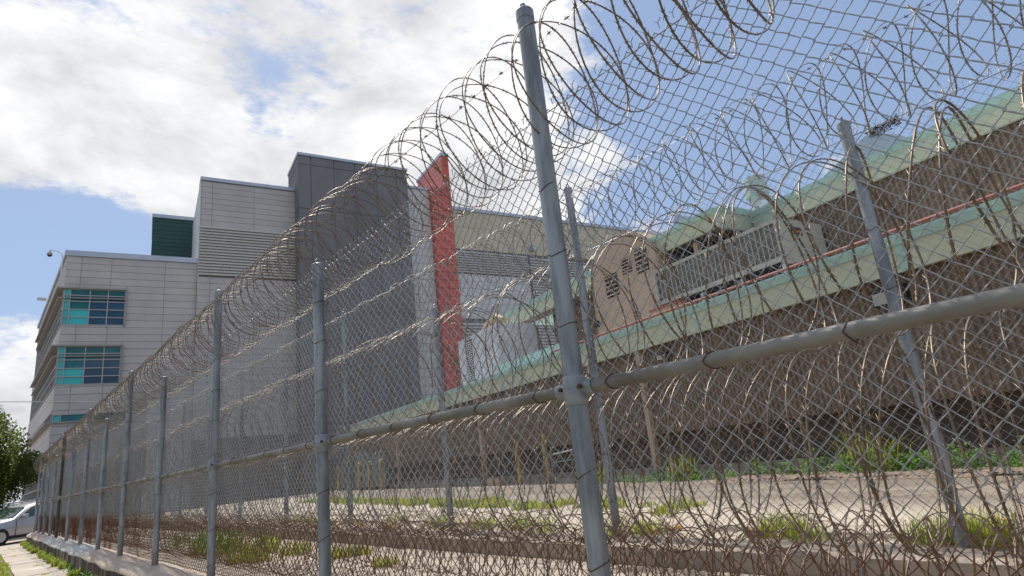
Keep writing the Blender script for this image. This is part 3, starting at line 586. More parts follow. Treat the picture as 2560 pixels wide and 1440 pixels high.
hf = Frame(c, 10, 280); pts = [hf.P(1.2, .4, .0), hf.P(-.7, .4, .0)]+[hf.P(-.7+.1*i, .4, .62+.36*math.sin(math.pi/2*min(1, i/7))*1.0 if i < 8 else .98-.5*((i-7)/12)) for i in range(20)]
pts = [(p[0], p[1], p[2]+4.7) for p in pts]
mb = MB(); mb.prism(pts, hf.n*-1.0); mb.build('hood', M_['trim'], t)
v = []; f = []
for i in range(240):
    p = hf.P(rng.uniform(-.75, -.1), rng.uniform(.3, .5), 4.7+rng.normal(.98, .05)); d = Vector(rng.normal(0, .045, 3)); e = Vector(rng.normal(0, .03, 3)); q = len(v); v += [tuple(p), tuple(p+d), tuple(p+e)]; f.append((q, q+1, q+2))
tag(mesh_np('ragged_netting', v, f, M_['blacktrim'], t, k=3), kind='stuff')
# wall fittings and yard pieces by the building
def floodlight(s, n, z, label, w=.16):
    c = G.P(s, n, z); t = thing('wall_floodlight', label, 'lamp', c)
    mb = MB(); mb.obox(c, (G.d, G.n, Vector((0, 0, 1))), (w, .06, w*.5)); mb.build('housing', M_['blacktrim'], t)
    mb = MB(); mb.obox(c+G.n*.065+Vector((0, 0, -.02)), (G.d, G.n, Vector((0, 0, 1))), (w*.85, .012, w*.35)); mb.build('lens', M_['acbeige'], t)
    mb = MB(); mb.tube([c, c-G.n*.18], .02, 6); mb.build('bracket', M_['blacktrim'], t)
floodlight(5.35, .55, 1.62, 'black floodlight with white lens on the ribbed wall near the second tan column', .13)
floodlight(.75, .58, 1.60, 'wide pale floodlight under the eave at the right of the ribbed wall', .24)
floodlight(17.2, .55, 1.55, 'small black floodlight under the far end of the green eave', .12)
c = G.P(8.5, .50, -.8); t = thing('orange_standpipe', 'thin orange vertical pipe against the brown wall behind the main post', 'pipe', c)
mb = MB(); mb.tube([c, c+Vector((0, 0, 2.5))], .04, 10); mb.build('pipe', M_['orange'], t, True); mb = MB(); mb.tube([c+Vector((0, 0, .9)), c+Vector((0, 0, .9))+G.n*-.2], .03, 6); mb.build('pipe_clamp', M_['galv_far'], t)
def bollard(s, n, h, label, r=.07, first=[None]):
    c = G.P(s, n, -.81); t = thing('bollard', label, 'bollard', c, 'yellow bollards by the brown wall')
    mb = MB(); mb.tube([c, c+Vector((0, 0, h))], r, 14); mb.dome(c+Vector((0, 0, h)), r, .8, 14); mb.build('post', M_['boll'], t, True)
bollard(10.25, .5, 1.22, 'nearest yellow bollard, joined to the white pipe rail'); bollard(11.7, .5, 1.18, 'second nearest yellow bollard, just left of the pipe rail')
for i, (s, l) in enumerate(((22.6, 'yellow bollard at the right end of the far cabinet row'), (24.2, 'yellow bollard second from the right of the far cabinet row'), (25.8, 'yellow bollard in the middle of the far cabinet row'), (27.4, 'yellow bollard second from the left of the far cabinet row'), (29.6, 'yellow bollard at the left end of the far cabinet row'))): bollard(s, .9, 1.2, l, .085)
c = G.P(9.6, .4, -.8); t = thing('pipe_rail', 'low white pipe rail with two bars beside the nearest bollard', 'railing', c)
mb = MB(); mb.tube([G.P(10.2, .42, -.1), G.P(8.5, .42, .02)], .025, 8); mb.build('rail', M_['whitep'], t, True); mb = MB(); mb.tube([G.P(10.2, .42, -.3), G.P(8.7, .42, -.24)], .018, 8); mb.build('rail', M_['galv_far'], t, True)
for s in (10.1, 8.6): mb = MB(); mb.tube([G.P(s, .42, -.8), G.P(s, .42, 0)], .02, 8); mb.build('rail_post', M_['galv_far'], t)
for i, (s0, s1, h, l) in enumerate(((22.9, 24.9, 1.5, 'grey green utility cabinet behind the far bollards, right one'), (25.2, 27.6, 1.75, 'tall grey green utility cabinet in the middle of the far row'), (28.0, 30.2, 1.45, 'grey green utility cabinet at the left end of the far row'))):
    t = thing('utility_cabinet', l, 'cabinet', G.P((s0+s1)/2, .2, -.8), 'utility cabinets by the far end of the brown wall')
    G.piece('cabinet_body', M_['unit'], t, s0, s1, .05, .6, -.7, -.8+h); G.piece('cabinet_lid', M_['unit'], t, s0-.04, s1+.04, .03, .66, -.8+h, -.74+h)
    for k2 in range(2): w = (s1-s0)/2; G.piece('cabinet_door', M_['unit'], t, s0+w*k2+.04, s0+w*(k2+1)-.04, .6, .625, -.6, -.9+h)
    G.piece('cabinet_base', M_['blacktrim'], t, s0-.03, s1+.03, .02, .66, -.81, -.7)
for i, s in enumerate((12.6, 13.1, 16.5)):
    t = tag(wall(G, 'kerb_block', M_['yell'], None, s, s+.38, .36, .62, -.81, -.60), ['small pale block left of the second bollard, right one of a pair', 'small pale block left of the second bollard, left one of a pair', 'small pale block alone at the foot of the brown wall'][i], 'block')
# ================================================================== FENCES
def zig(xc, y0, y1, z0, z1, cell, r, sides, mid, name, m, parent, sag=0.0, sel=True):
    """chain-link wires y0..y1; every wire zigzags between neighbouring knuckles"""
    half = cell/2; nw = int((y1-y0)/half); nz = int((z1-z0)/half)
    i = np.arange(nw)[:, None]; j = np.arange(nz+1)[None, :]
    zz = z1-j*half+0*i
    side = ((i+j) % 2)
    yy = y0+(i+side)*half+np.where(side == 0, -r*.9, r*.9)
    yy = yy+.004*np.sin(zz*3+i*.07); yy = yy+.0022*rng.normal(0, 1, zz.shape); zz = zz+.0025*np.sin(i*1.7)*np.cos(j*.9)+.010*np.sin(yy*1.9)*np.sin(zz*1.3+yy*.6); xx = xc+.018*np.sin(yy*2.3+1)*np.sin(zz*2.1)+.006*np.sin(yy*7.1)*np.sin(zz*5.0)
    P = np.stack([xx+0*zz, yy, zz+.003*np.sin(i*.3)], -1)
    if mid:
        Mx = (P[:, :-1]+P[:, 1:])/2; dirn = np.where(side[:, :-1] == 0, 1.0, -1.0); Mx[..., 0] += dirn*r*1.1
        Q = np.empty((nw, 2*nz+1, 3)); Q[:, 0::2] = P; Q[:, 1::2] = Mx; P = Q
    n = P.shape[1]
    tg = np.zeros_like(P); tg[:, 1:-1] = P[:, 2:]-P[:, :-2]; tg[:, 0] = P[:, 1]-P[:, 0]; tg[:, -1] = P[:, -1]-P[:, -2]
    if mid: tg = tg
    ex = np.array([1., 0, 0]); tg /= np.linalg.norm(tg, axis=-1, keepdims=True)
    # at knuckles tangents cancel horizontally: keep the cross-section vertical there
    b = np.cross(tg, ex); b /= np.linalg.norm(b, axis=-1, keepdims=True)
    ang = np.arange(sides)/sides*2*np.pi+.4
    V = P[:, :, None, :]+r*(np.cos(ang)[None, None, :, None]*ex+np.sin(ang)[None, None, :, None]*b[:, :, None, :])
    idx = np.arange(nw*n*sides).reshape(nw, n, sides)
    a = idx[:, :-1]; c = idx[:, 1:]; f = np.stack([a, np.roll(a, -1, 2), np.roll(c, -1, 2), c], -1).reshape(-1, 4)
    V = V.reshape(-1, 3)
    if sel:     # twisted and barbed selvage along the top
        k = np.arange(0, nw-1, 2); v2 = []; f2 = []
        yb = y0+(k+1)*half; base = len(V)
        if yb.size:
            rr = r*.9
            for (dy, dz0, dz1, lean) in ((0, 0, .030, 0), (0, .026, .040, .014), (0, .026, .044, -.012)):
                for s_ in (0, 1, 2):
                    pass
            segs = [((0, 0), (.002, .030)), ((.002, .028), (.016, .041)), ((.002, .028), (-.013, .045))]
            for (p, q) in segs:
                d = np.array([q[0]-p[0], q[1]-p[1]]); L_ = np.hypot(*d); nrm = np.array([-d[1], d[0]])/L_
                for e in (p, q):
                    for (cx, cn) in ((rr, -rr*.5), (-rr, -rr*.5), (0, rr)):
                        v2.append(np.stack([xc+cx+0*yb, yb+e[0]+cn*nrm[0], z1+e[1]+cn*nrm[1]+0*yb], -1))
            v2 = np.stack(v2, 1)   # (k, 18, 3)
            for sgi in range(3):
                o6 = sgi*6
                for s_ in range(3): f2.append((o6+s_, o6+(s_+1) % 3, o6+3+(s_+1) % 3, o6+3+s_))
            f2 = np.array(f2)[None]+(np.arange(len(yb))*18)[:, None, None]+base
            V = np.concatenate([V, v2.reshape(-1, 3)]); f = np.concatenate([f, f2.reshape(-1, 4)])
    return tag(mesh_np(name, V, f, m, parent, smooth=False), kind='stuff')
def tie_mesh(r, wr):
    mb = MB(); mb.tube([(-(r+wr)*math.cos(a), (r+wr)*math.sin(a), .035*math.sin(a*.5)) for a in [math.pi*2*i/14 for i in range(14)]], wr, 5, closed=True)
    mb.tube([(r, .0, -.005), (r+.02, -.02, .012), (r+.012, -.035, .03)], wr, 5); me = bpy.data.meshes.new('tie'); me.from_pydata([tuple(p) for p in mb.v], [], mb.f); me.update(); me.materials.append(M_['rusty']); return me
def post(parent, x, y, z0, z1, r, m, lean=(0, 0), cap=True):
    mb = MB(); d = Vector((lean[0], lean[1], 0)); mb.tube([Vector((x, y, z0)), Vector((x, y, (z0+z1)/2))+d*.5, Vector((x, y, z1))+d], r, 24, cap=True)
    o = mb.build('post', m, parent, True)
    if cap:
        c = Vector((x, y, z1))+d; mb = MB(); mb.tube([c-Vector((0, 0, .045)), c+Vector((0, 0, .008))], r*1.06, 24); mb.dome(c+Vector((0, 0, .008)), r*1.06, .3, 24); 
        mb.tube([c+Vector((-.012*1.5, 0, .02)), c+Vector((-.012*1.5, 0, .045)), c+Vector((0, 0, .062)), c+Vector((.018, 0, .045)), c+Vector((.018, 0, .02))], .006, 6)
        mb.build('post_cap', M_['galv'] if m is M_['galv'] else m, o, True)
    return o
of = thing('tall_fence', 'tall grey chain link fence with round posts running from right foreground to far left', 'fence', (1.95, 12, -.9))
X0 = 1.95
PY = [-.98, 1.80, 4.43, 7.28, 9.98, 12.72, 15.28, 18.1, 21.05, 23.85, 26.15, 28.65, 30.9, 33.2]
PR = .044
mt = tie_mesh(PR, .0022); mr = tie_mesh(.028, .0024)
def clone(me, name, parent, loc, rot=(0, 0, 0)):
    o = bpy.data.objects.new(name, me); COL.objects.link(o); o.parent = parent; o.location = Vector(loc)-parent_world(parent); o.rotation_euler = rot; return o
XP = X0-.035
for i, y in enumerate(PY):
    tall = (i % 2 == 1) or i == 13; dark = (i == 9)
    z1 = 2.20 if tall else 1.635
    zt = z1
    lean = (0, 0)
    if i == 1: z1 = 2.185
    if i == 2: lean = (0, .015)
    if i in (3, 4, 5): lean = (0, -.035)
    post(of, XP, y, -.93, z1 if tall else 1.64, PR if i < 3 else .042, M_['pipe_dark'] if dark else M_['galv'], lean, True)
    k = 0; z = -.78
    while z < 1.55 and y > 0:
        clone(mt, 'tie_wire', of, (XP, y+lean[1]*(z+.9)/3, z), (random.uniform(-.12, .12), random.uniform(-.15, .15), random.uniform(-.25, .25))); z += random.uniform(.30, .40) if i < 6 else .45
RZ = .245
for i in range(len(PY)-1):
    mb = MB(); a, b = PY[i], PY[i+1]; mb.tube([(XP+.01, a+.03, RZ), (XP+.012, (a+b)/2, RZ+random.uniform(-.006, .006)), (XP+.01, b-.03, RZ)], .0275, 18); mb.build('rail', M_['rail'], of, True)
    n = 6 if i < 6 else 3
    for j in range(n):
        y = a+(b-a)*(j+.6)/n
        if y > 0: clone(mr, 'tie_wire', of, (XP+.01, y, RZ), (math.pi/2, 0, random.uniform(-.3, .3)))
for i, y in enumerate(PY[1:], 1):   # boulevard clamps that hold the rail ends
    mb = MB(); mb.tube([(XP, y, RZ-.068), (XP, y, RZ-.06), (XP, y, RZ-.02), (XP, y, RZ+.02), (XP, y, RZ+.05), (XP, y, RZ+.056)], [PR+.004, PR+.007, PR+.010, PR+.010, PR+.007, PR+.004], 24)
    for s_ in (-1, 1): mb.tube([(XP+.01, y+s_*.03, RZ), (XP+.01, y+s_*.105, RZ)], .0345, 18)
    o = mb.build('rail_clamp', M_['clamp'], of, True)
    if i < 4:
        for s_ in (-1, 1): mb = MB(); mb.tube([(XP-.04, y+s_*.058, RZ+.004), (XP-.018, y+s_*.058, RZ+.004)], .009, 6); mb.build('bolt', M_['rusty'], o)
zig(X0+.03, -2.6, 11.5, -.875, 1.905-.26, .0720, .0024, 4, True, 'chain_link_mesh', M_['mesh'], of)
zig(X0+.03, 11.5, 33.2, -.875, 1.905-.26, .0720, .0024, 3, False, 'chain_link_mesh', M_['mesh'], of)
mb = MB(); mb.tube([(X0+.035, -2.6, 1.625)]+[(X0+.035, y, 1.625) for y in PY]+[(X0+.035, 33.2, 1.625)], .0028, 6); mb.build('tension_wire', M_['galv_far'], of)
mb = MB(); mb.tube([(X0+.035, -2.6, -.86), (X0+.035, 33.2, -.86)], .0025, 6); mb.build('tension_wire', M_['rusty'], of)
fi_ = thing('inner_fence', 'second chain link fence on the yard kerb behind the razor coils', 'fence', (4.4, 10, -.8))
X1 = 4.4; IY = [-1.4, 1.22, 3.84, 6.45, 9.15, 11.8, 14.5, 17.2, 19.9, 22.6, 25.3, 28.0, 30.7]
for i, y in enumerate(IY):
    tall = i % 2 == 0; post(fi_, X1-.02, y, -.82, 2.60 if tall else 1.98, .040, M_['galv'], (0, 0), True)
    z = -.5
    while z < 1.85 and 0 < y < 16: clone(mt, 'tie_wire', fi_, (X1-.02, y, z), (random.uniform(-.12, .12), random.uniform(-.12, .12), 0)); z += .42
zig(X1+.02, -2.6, 10.5, -.78, 1.90, .0720, .0018, 3, False, 'chain_link_mesh', M_['mesh_in'], fi_)
zig(X1+.02, 10.5, 30.7, -.78, 1.90, .0720, .0020, 3, False, 'chain_link_mesh', M_['mesh_in'], fi_, sel=False)
mb = MB(); mb.tube([(X1, -2.6, 1.88), (X1, 30.7, 1.88)], .003, 6); mb.build('tension_wire', M_['galv_far'], fi_)
# ------------------------------------------------------------------ razor coils
def ribbon(P, wdir, hw, ht):
    n = len(P); tg = np.gradient(P, axis=0); tg /= np.linalg.norm(tg, axis=1, keepdims=True)
    w = wdir-(wdir*tg).sum(1, keepdims=True)*tg; w /= np.linalg.norm(w, axis=1, keepdims=True); nn = np.cross(tg, w)
    V = np.stack([P+w*hw, P+nn*ht, P-w*hw, P-nn*ht], 1); idx = np.arange(n*4).reshape(n, 4); a = idx[:-1]; b = idx[1:]
    f = np.stack([a, np.roll(a, -1, 1), np.roll(b, -1, 1), b], -1).reshape(-1, 4); return V.reshape(-1, 3), f, tg, w, nn
def coil(name, label, xc, zc, r, y0, y1, pitch, hw, ht, m, seg=44, amp=.5, blen=.026, bstep=.085, k=2.5, seed=1, jit=.03, bfar=99, squash=1.0, clus=0.0, cn=2.0):
    g_ = np.random.default_rng(seed); nl = int((y1-y0)/pitch); n = nl*seg+1
    t = np.arange(n)/seg; ph = g_.uniform(0, 6.28)
    kn = g_.normal(0, 1, nl+3); kx = g_.normal(0, 1, nl+3); ky = g_.normal(0, 1, nl+3); ii = np.arange(nl+3)
    R_ = r*(1+jit*np.interp(t, ii, kn)); dx = .02*np.interp(t, ii, kx); dz = .016*np.interp(t, ii, ky)
    th = 2*np.pi*t+ph
    Y = y0+pitch*t+amp*pitch*np.cos(k*2*np.pi*t+ph)-clus*pitch*np.sin(2*np.pi*t/cn)+.014*np.interp(t*1.7 % (nl+2), ii, ky)
    P = np.stack([xc+dx+R_*np.cos(th), Y, zc+dz+R_*squash*np.sin(th)], 1)
    V, f, tg, w, nn = ribbon(P, np.array([[0., 1, 0]]), hw, ht)
    o = thing(name, label, 'razor wire', (xc, (y0+y1)/2, zc), 'razor wire coils')
    tag(mesh_np('razor_tape', V, f, m, o, smooth=False), kind=None)
    # barbs: pairs of long points on both edges of the tape
    sl = np.concatenate([[0], np.cumsum(np.linalg.norm(np.diff(P, axis=0), axis=1))]); st = np.arange(.03, sl[-1], bstep)
    pi = np.stack([np.interp(st, sl, P[:, a]) for a in range(3)], 1); ti = np.stack([np.interp(st, sl, tg[:, a]) for a in range(3)], 1); ti /= np.linalg.norm(ti, axis=1, keepdims=True)
    wi = np.stack([np.interp(st, sl, w[:, a]) for a in range(3)], 1); ni = np.cross(ti, wi); tw = g_.uniform(-.5, .5, len(st))[:, None]
    wi2 = wi*np.cos(tw)+ni*np.sin(tw); ni2 = np.cross(ti, wi2)
    keep = pi[:, 1] < bfar; pi, ti, wi2, ni2 = pi[keep], ti[keep], wi2[keep], ni2[keep]
    vs = []; 
    for a in (1, -1):
        for b in (1, -1):
            base = pi+wi2*a*hw*.6
            vs += [base+ti*b*.001, base+ti*b*.011+wi2*a*.001, base+ti*b*blen+wi2*a*blen*.42, base+ti*b*.006+ni2*.0015]
    Vb = np.stack(vs, 1); nb = len(Vb); fb = []
    for q in range(4): o4 = q*4; fb += [(o4, o4+1, o4+2), (o4, o4+2, o4+3), (o4+1, o4+3, o4+2)]
    fb = np.array(fb)[None]+(np.arange(nb)*16)[:, None, None]
    tag(mesh_np('barbs', Vb.reshape(-1, 3), fb.reshape(-1, 3), m, o, k=3), kind='stuff')
    return o
coil('razor_coil', 'razor wire coil running along the top of the tall outer fence', X0+.05, 1.765, .325, -2.4, 33.3, .098, .0046, .0030, M_['razor_top'], seg=40, seed=3, bfar=20, k=1.5, amp=.40, clus=.45, cn=2, jit=.02)
coil('razor_coil', 'razor wire coil along the top of the inner fence against the sky', X1+.0, 2.215, .325, -2.4, 30.7, .135, .0042, .0026, M_['razor_in'], seg=32, seed=5, bfar=14, k=1.5, amp=.5, clus=.5, cn=2, jit=.02)
coil('razor_coil', 'upper of the big razor coils standing between the two fences', 2.66, .70, .40, -2.3, 32, .128, .0048, .0028, M_['razor'], seg=40, seed=11, amp=.28, k=1.5, clus=1.0, cn=3, blen=.03, bfar=12)
coil('razor_coil', 'middle big razor coil between the fences, just under the rail height', 2.68, -.10, .42, -2.3, 32, .088, .0046, .0028, M_['razor'], seg=40, seed=13, amp=.3, k=1.5, clus=1.0, cn=3, blen=.03, bfar=12)
coil('razor_coil', 'lowest small razor coil lying on the concrete between the fences', 2.56, -.68, .265, -2.3, 32, .075, .0042, .0026, M_['razor'], seg=30, seed=17, amp=.4, k=1.5, clus=.8, cn=3, blen=.03, bfar=12)
coil('razor_coil', 'second small razor coil on the concrete, nearer the inner kerb', 3.25, -.69, .25, -2.3, 32, .11, .0048, .0026, M_['razor'], seg=30, seed=19, amp=.4, k=1.5, clus=.8, cn=3, blen=.03, bfar=8)
# straight barbed strand through the inner top coil
def barbed(x, z, y0, y1, label):
    t = thing('barbed_strand', label, 'barbed wire', (x, (y0+y1)/2, z)); mb = MB(); n = 20; mb.tube([(x, y0+(y1-y0)*i/n, z+.012*math.sin(i*1.9)) for i in range(n+1)], .0022, 5); mb.build('strand', M_['razor_in'], t)
    mb = MB(); y = y0
    while y < y1:
        a = random.uniform(0, 3)
        for q in (0, 1.57): d = Vector((math.cos(a+q), .5, math.sin(a+q)))*.016; c = Vector((x, y, z)); mb.tube([c-d, c+d], .0016, 3)
        mb.tube([(x, y-.012, z), (x, y+.012, z)], .0042, 5); y += .13
    tag(mb.build('barbs', M_['rusty'], t), kind='stuff')
barbed(X1, 2.52, -2.3, 14, 'straight barbed strand along the top of the inner fence coil'); barbed(X0+.05, 2.055, -2.3, 14, 'straight barbed strand inside the outer top coil')
# ================================================================== gate, car, tree, cable
gf = thing('gate_fence', 'low chain link fence panel behind the silver car', 'fence', (1.6, 41, -1.36))
for x in (1.05, 1.42, 2.9): post(gf, x, 41, -1.37, .52, .035, M_['galv_far'])
mb = MB(); mb.tube([(1.05, 41, .42), (4.6, 41, .42)], .022, 10); mb.build('rail', M_['galv_far'], gf, True)
v = []; f = []
mb = MB()
for i in range(70):
    x = 1.05+i*.05-1.4
    for sgn in (1, -1):
        a = Vector((x+.0, 41.02, -1.3)); b = a+Vector((1.7*sgn, 0, 1.7))
        if sgn < 0: a.x += 1.7; b.x += 1.7
        lo, hi_ = 1.05, 4.4
        def clipx(a, b):
            d = b-a; t0, t1 = 0, 1
            for lim, s_ in ((lo, 1), (hi_, -1)):
                fa = (a.x-lim)*s_; fb = (b.x-lim)*s_
                if fa < 0 and fb < 0: return None
                if fa < 0: t0 = max(t0, fa/(fa-fb))
                if fb < 0: t1 = min(t1, fa/(fa-fb))
            return (a+d*t0, a+d*t1) if t1-t0 > .02 else None
        c = clipx(a, b)
        if c: mb.tube([c[0], c[1]], .003, 3, cap=False)
tag(mb.build('chain_link_mesh', M_['galv_far'], gf), kind='stuff')
# --- car
CC = Vector((1.52, 36.95, -1.36)); cf = hd(235); cl = hd(145)
car = thing('parked_car', 'silver white crossover car parked across the driveway behind the fence end', 'car', CC)
def cp(x, y, z): return CC+cf*x+cl*y+Vector((0, 0, z))
ST = [(2.28, .60, .42, .60, .62, .64), (2.15, .80, .28, .72, .78, .80), (1.7, .89, .26, .86, .95, .98), (1.0, .92, .26, .96, 1.02, 1.06), (.85, .92, .26, .98, 1.04, 1.09), (.2, .93, .26, 1.01, 1.48, 1.52), (-.3, .93, .26, 1.03, 1.60, 1.65), (-.9, .93, .26, 1.05, 1.60, 1.66), (-1.5, .92, .28, 1.08, 1.56, 1.62), (-1.95, .89, .32, 1.10, 1.38, 1.42), (-2.25, .82, .40, 1.0, 1.05, 1.06)]
v = []; f = []
for (x, w, zs, zb, zr, zc) in ST:
    wr = w*.74 if zr > 1.2 else w*.86
    ring = [(w*.93, zs), (w, zs+.12), (w*1.005, (zs+zb)/2+.08), (w*.965, zb), (wr, zr), (wr*.55, zc), (0, zc+.01)]
    ring = ring+[(-a, b) for a, b in ring[::-1][1:]]
    v += [tuple(cp(x, a, b)) for a, b in ring]
K = 13
for i in range(len(ST)-1):
    for j in range(K-1): f.append((i*K+j, i*K+j+1, (i+1)*K+j+1, (i+1)*K+j))
body = mesh_np('body', v, f, M_['carp'], car, smooth=True)
mb = MB(); mb.prism([cp(2.0, .84, .22), cp(-2.0, .84, .22), cp(-2.0, -.84, .22), cp(2.0, -.84, .22)], (0, 0, .14)); mb.build('underbody', M_['tyre'], car)
mb = MB(); mb.prism([cp(1.0, .945, .24), cp(-1.0, .945, .24), cp(-1.0, .90, .24), cp(1.0, .90, .24)], (0, 0, .10)); mb.build('sill_trim', M_['tyre'], car)
def glassq(name, q, off=.012, m=M_['carglass']):
    P = [cp(*p) for p in q]; n = (P[1]-P[0]).cross(P[2]-P[0]).normalized()
    if n.dot(P[0]-CC-Vector((0, 0, .6))) < 0: n = -n
    mb = MB(); mb.prism([p+n*.004 for p in P], n*off); return mb.build(name, m, car)
for sgn in (1, -1):
    glassq('side_window', [(.66, .895*sgn, 1.06), (-.42, .905*sgn, 1.085), (-.42, .73*sgn, 1.54), (.05, .72*sgn, 1.46)])
    glassq('side_window', [(-.52, .905*sgn, 1.09), (-1.35, .90*sgn, 1.11), (-1.25, .73*sgn, 1.53), (-.52, .73*sgn, 1.54)])
    mb = MB(); mb.obox(cp(.52, 1.06*sgn, 1.12), (cf, cl, Vector((0, 0, 1))), (.075, .12, .075)); o = mb.build('wing_mirror', M_['carp'], car); bm_ = o.modifiers.new('b', 'BEVEL'); bm_.width = .03; bm_.segments = 3
    mb = MB(); mb.tube([cp(-.18, .955*sgn, .92), cp(-.24, .985*sgn, .925), cp(-.38, .985*sgn, .93), cp(-.42, .955*sgn, .93)], .014, 6); mb.build('door_handle', M_['rim'], car)
    mb = MB(); mb.obox(cp(.78, .935*sgn, .66), (cf, cl, Vector((0, 0, 1))), (.006, .008, .34)); mb.build('door_seam', M_['tyre'], car)
    mb = MB(); mb.obox(cp(-.47, .94*sgn, .70), (cf, cl, Vector((0, 0, 1))), (.006, .008, .36)); mb.build('door_seam', M_['tyre'], car)
    mb = MB(); mb.tube([cp(.0, .62*sgn, 1.60), cp(-.1, .62*sgn, 1.67), cp(-1.4, .62*sgn, 1.70), cp(-1.5, .62*sgn, 1.63)], .018, 6); mb.build('roof_rack_bar', M_['rim'], car)
    glassq('headlight', [(2.12, .72*sgn, .66), (1.78, .86*sgn, .80), (1.80, .80*sgn, .90), (2.14, .58*sgn, .74)], .03, M_['rim'])
glassq('windscreen', [(.84, .74, 1.10), (.84, -.74, 1.10), (.22, -.62, 1.50), (.22, .62, 1.50)])
for x in (1.38, -1.38):
    for sgn in (1, -1):
        mb = MB(); mb.tube([cp(x, .70*sgn, .34), cp(x, .73*sgn, .34), cp(x, .93*sgn, .34), cp(x, .945*sgn, .34)], [.30, .34, .34, .31], 28); w = mb.build('wheel', M_['tyre'], car, True)
        mb = MB(); mb.tube([cp(x, .93*sgn, .34), cp(x, .955*sgn, .34)], [.22, .20], 20); mb.build('rim', M_['rim'], w, True)
# --- foliage helpers
def leaves(name, centers, size, m, parent=None, aspect=.5, kind=None, seed=1, updir=.3):
    g_ = np.random.default_rng(seed); n = len(centers); a = g_.normal(0, 1, (n, 3)); a /= np.linalg.norm(a, axis=1, keepdims=True)
    nrm = g_.normal(0, 1, (n, 3)); nrm[:, 2] = np.abs(nrm[:, 2])+updir; b = np.cross(nrm, a); b /= np.linalg.norm(b, axis=1, keepdims=True)
    s = size*g_.uniform(.6, 1.3, (n, 1)); c = np.asarray(centers)
    V = np.stack([c-a*s, c+b*s*aspect, c+a*s, c-b*s*aspect], 1).reshape(-1, 3); f = np.arange(n*4).reshape(n, 4)
    o = mesh_np(name, V, f, m, parent); 
    if kind: o['kind'] = kind
    return o
def tree(x, y, z, h, rad, label, nclump=110, nleaf=520, seed=4):
    g_ = np.random.default_rng(seed); t = thing('leafy_tree', label, 'tree', (x, y, z))
    mb = MB(); mb.tube([(x, y, z), (x+.1, y, z+h*.25), (x-.1, y+.1, z+h*.5), (x, y, z+h*.8)], [.22, .17, .12, .04], 10); mb.build('trunk', M_['bark'], t, True)
    pts = []
    for i in range(nclump):
        while True:
            p = g_.uniform(-1, 1, 3)
            if np.dot(p, p) < 1 and np.dot(p, p) > .12: break
        c = np.array([x+p[0]*rad, y+p[1]*rad, z+h*.56+p[2]*h*.42]); r = rad*g_.uniform(.18, .34)
        if i % 4 == 0: mb = MB(); mb.tube([(x, y, z+h*.35), tuple((np.array([x, y, z+h*.45])+c)/2), tuple(c)], [.07, .045, .015], 6); mb.build('branch', M_['bark'], t, True)
        q = g_.normal(0, 1, (nleaf, 3)); q /= np.linalg.norm(q, axis=1, keepdims=True); pts.append(c+q*r*g_.uniform(.55, 1.05, (nleaf, 1)))
    leaves('crown', np.concatenate(pts), .085, M_['leaf'], t, .55, seed=seed, kind='stuff')
tree(-.9, 45.5, -1.4, 7.2, 3.3, 'dense green leafy tree at the left edge behind the silver car')
tree(-6.5, 50, -1.4, 7.0, 3.4, 'second green tree farther left behind the first tree', seed=9, nclump=40)
def blades(name, spots, m, h=.14, n=160, spread=.12, w=.006, seed=2, kind='stuff'):
    g_ = np.random.default_rng(seed); V = []; F = []
    base = []; hs = []
    for (x, y, z, sc) in spots:
        k = int(n*sc); rr = np.sqrt(g_.random(k))*spread*sc; a = g_.random(k)*6.283
        base.append(np.stack([x+rr*np.cos(a), y+rr*np.sin(a), np.full(k, z)], 1)); hs.append(h*sc*g_.uniform(.45, 1.2, k))
    B_ = np.concatenate(base); Hh = np.concatenate(hs)[:, None]; k = len(B_)
    az = g_.random(k)*6.283; d = np.stack([np.cos(az), np.sin(az), 0*az], 1); s = np.stack([-d[:, 1], d[:, 0], 0*az], 1)*w; ln = g_.uniform(.15, .8, (k, 1))
    z_ = np.array([[0, 0, 1.]])
    p1 = B_+z_*Hh*.55+d*Hh*ln*.25; p2 = B_+z_*Hh*(1-.3*ln)+d*Hh*ln*.8
    V = np.stack([B_-s, B_+s, p1+s*.8, p1-s*.8, p2+s*.12, p2-s*.12], 1).reshape(-1, 3); i = np.arange(k)[:, None]*6
    F = np.concatenate([i+np.array([[0, 1, 2, 3]]), i+np.array([[3, 2, 4, 5]])])
    return tag(mesh_np(name, V, F, m), kind=kind)
R_ = lambda a, b: float(rng.uniform(a, b))
sp = [(R_(4.42, 4.75), y_, -.80, R_(.6, 1.35)) for y_ in np.concatenate([rng.uniform(.2, 1.7, 13), rng.uniform(2.1, 2.5, 3), rng.uniform(3.4, 3.9, 2), rng.uniform(4.6, 14, 16)])]
blades('grass', sp, M_['grass'], .15, 130, .15, .0035, 3)
sp = [(R_(4.4, 4.9), R_(2.5, 16), -.80, R_(.4, .8)) for _ in range(16)]
blades('dry_weeds', sp, M_['grassdry'], .11, 200, .15, .004, 4)
sp = [(6.6+.17*(y_-7)+R_(-.35, .35), y_, -.805, R_(.5, 1.1)) for y_ in np.concatenate([rng.uniform(3.5, 22, 70), rng.uniform(8, 22, 60)])]
blades('weeds_in_joint', sp, M_['grass'], .13, 120, .2, .006, 5)
sp = [(R_(2.6, 3.6), R_(6.0, 12), -.95, R_(.6, 1.2)) for _ in range(22)]
blades('yard_weeds', sp, M_['grass'], .16, 160, .2, .006, 6)
sp = [(1.62+R_(-.12, .05), y_, -1.345, R_(.5, 1.5)) for y_ in np.concatenate([rng.uniform(7, 13, 22), rng.uniform(15, 33, 40)])]
blades('wall_foot_grass', sp, M_['grass'], .14, 100, .06, .005, 7)
sp = [(R_(-1.5, .62), R_(8, 33), -1.352, R_(.7, 1.3)) for _ in range(420)]
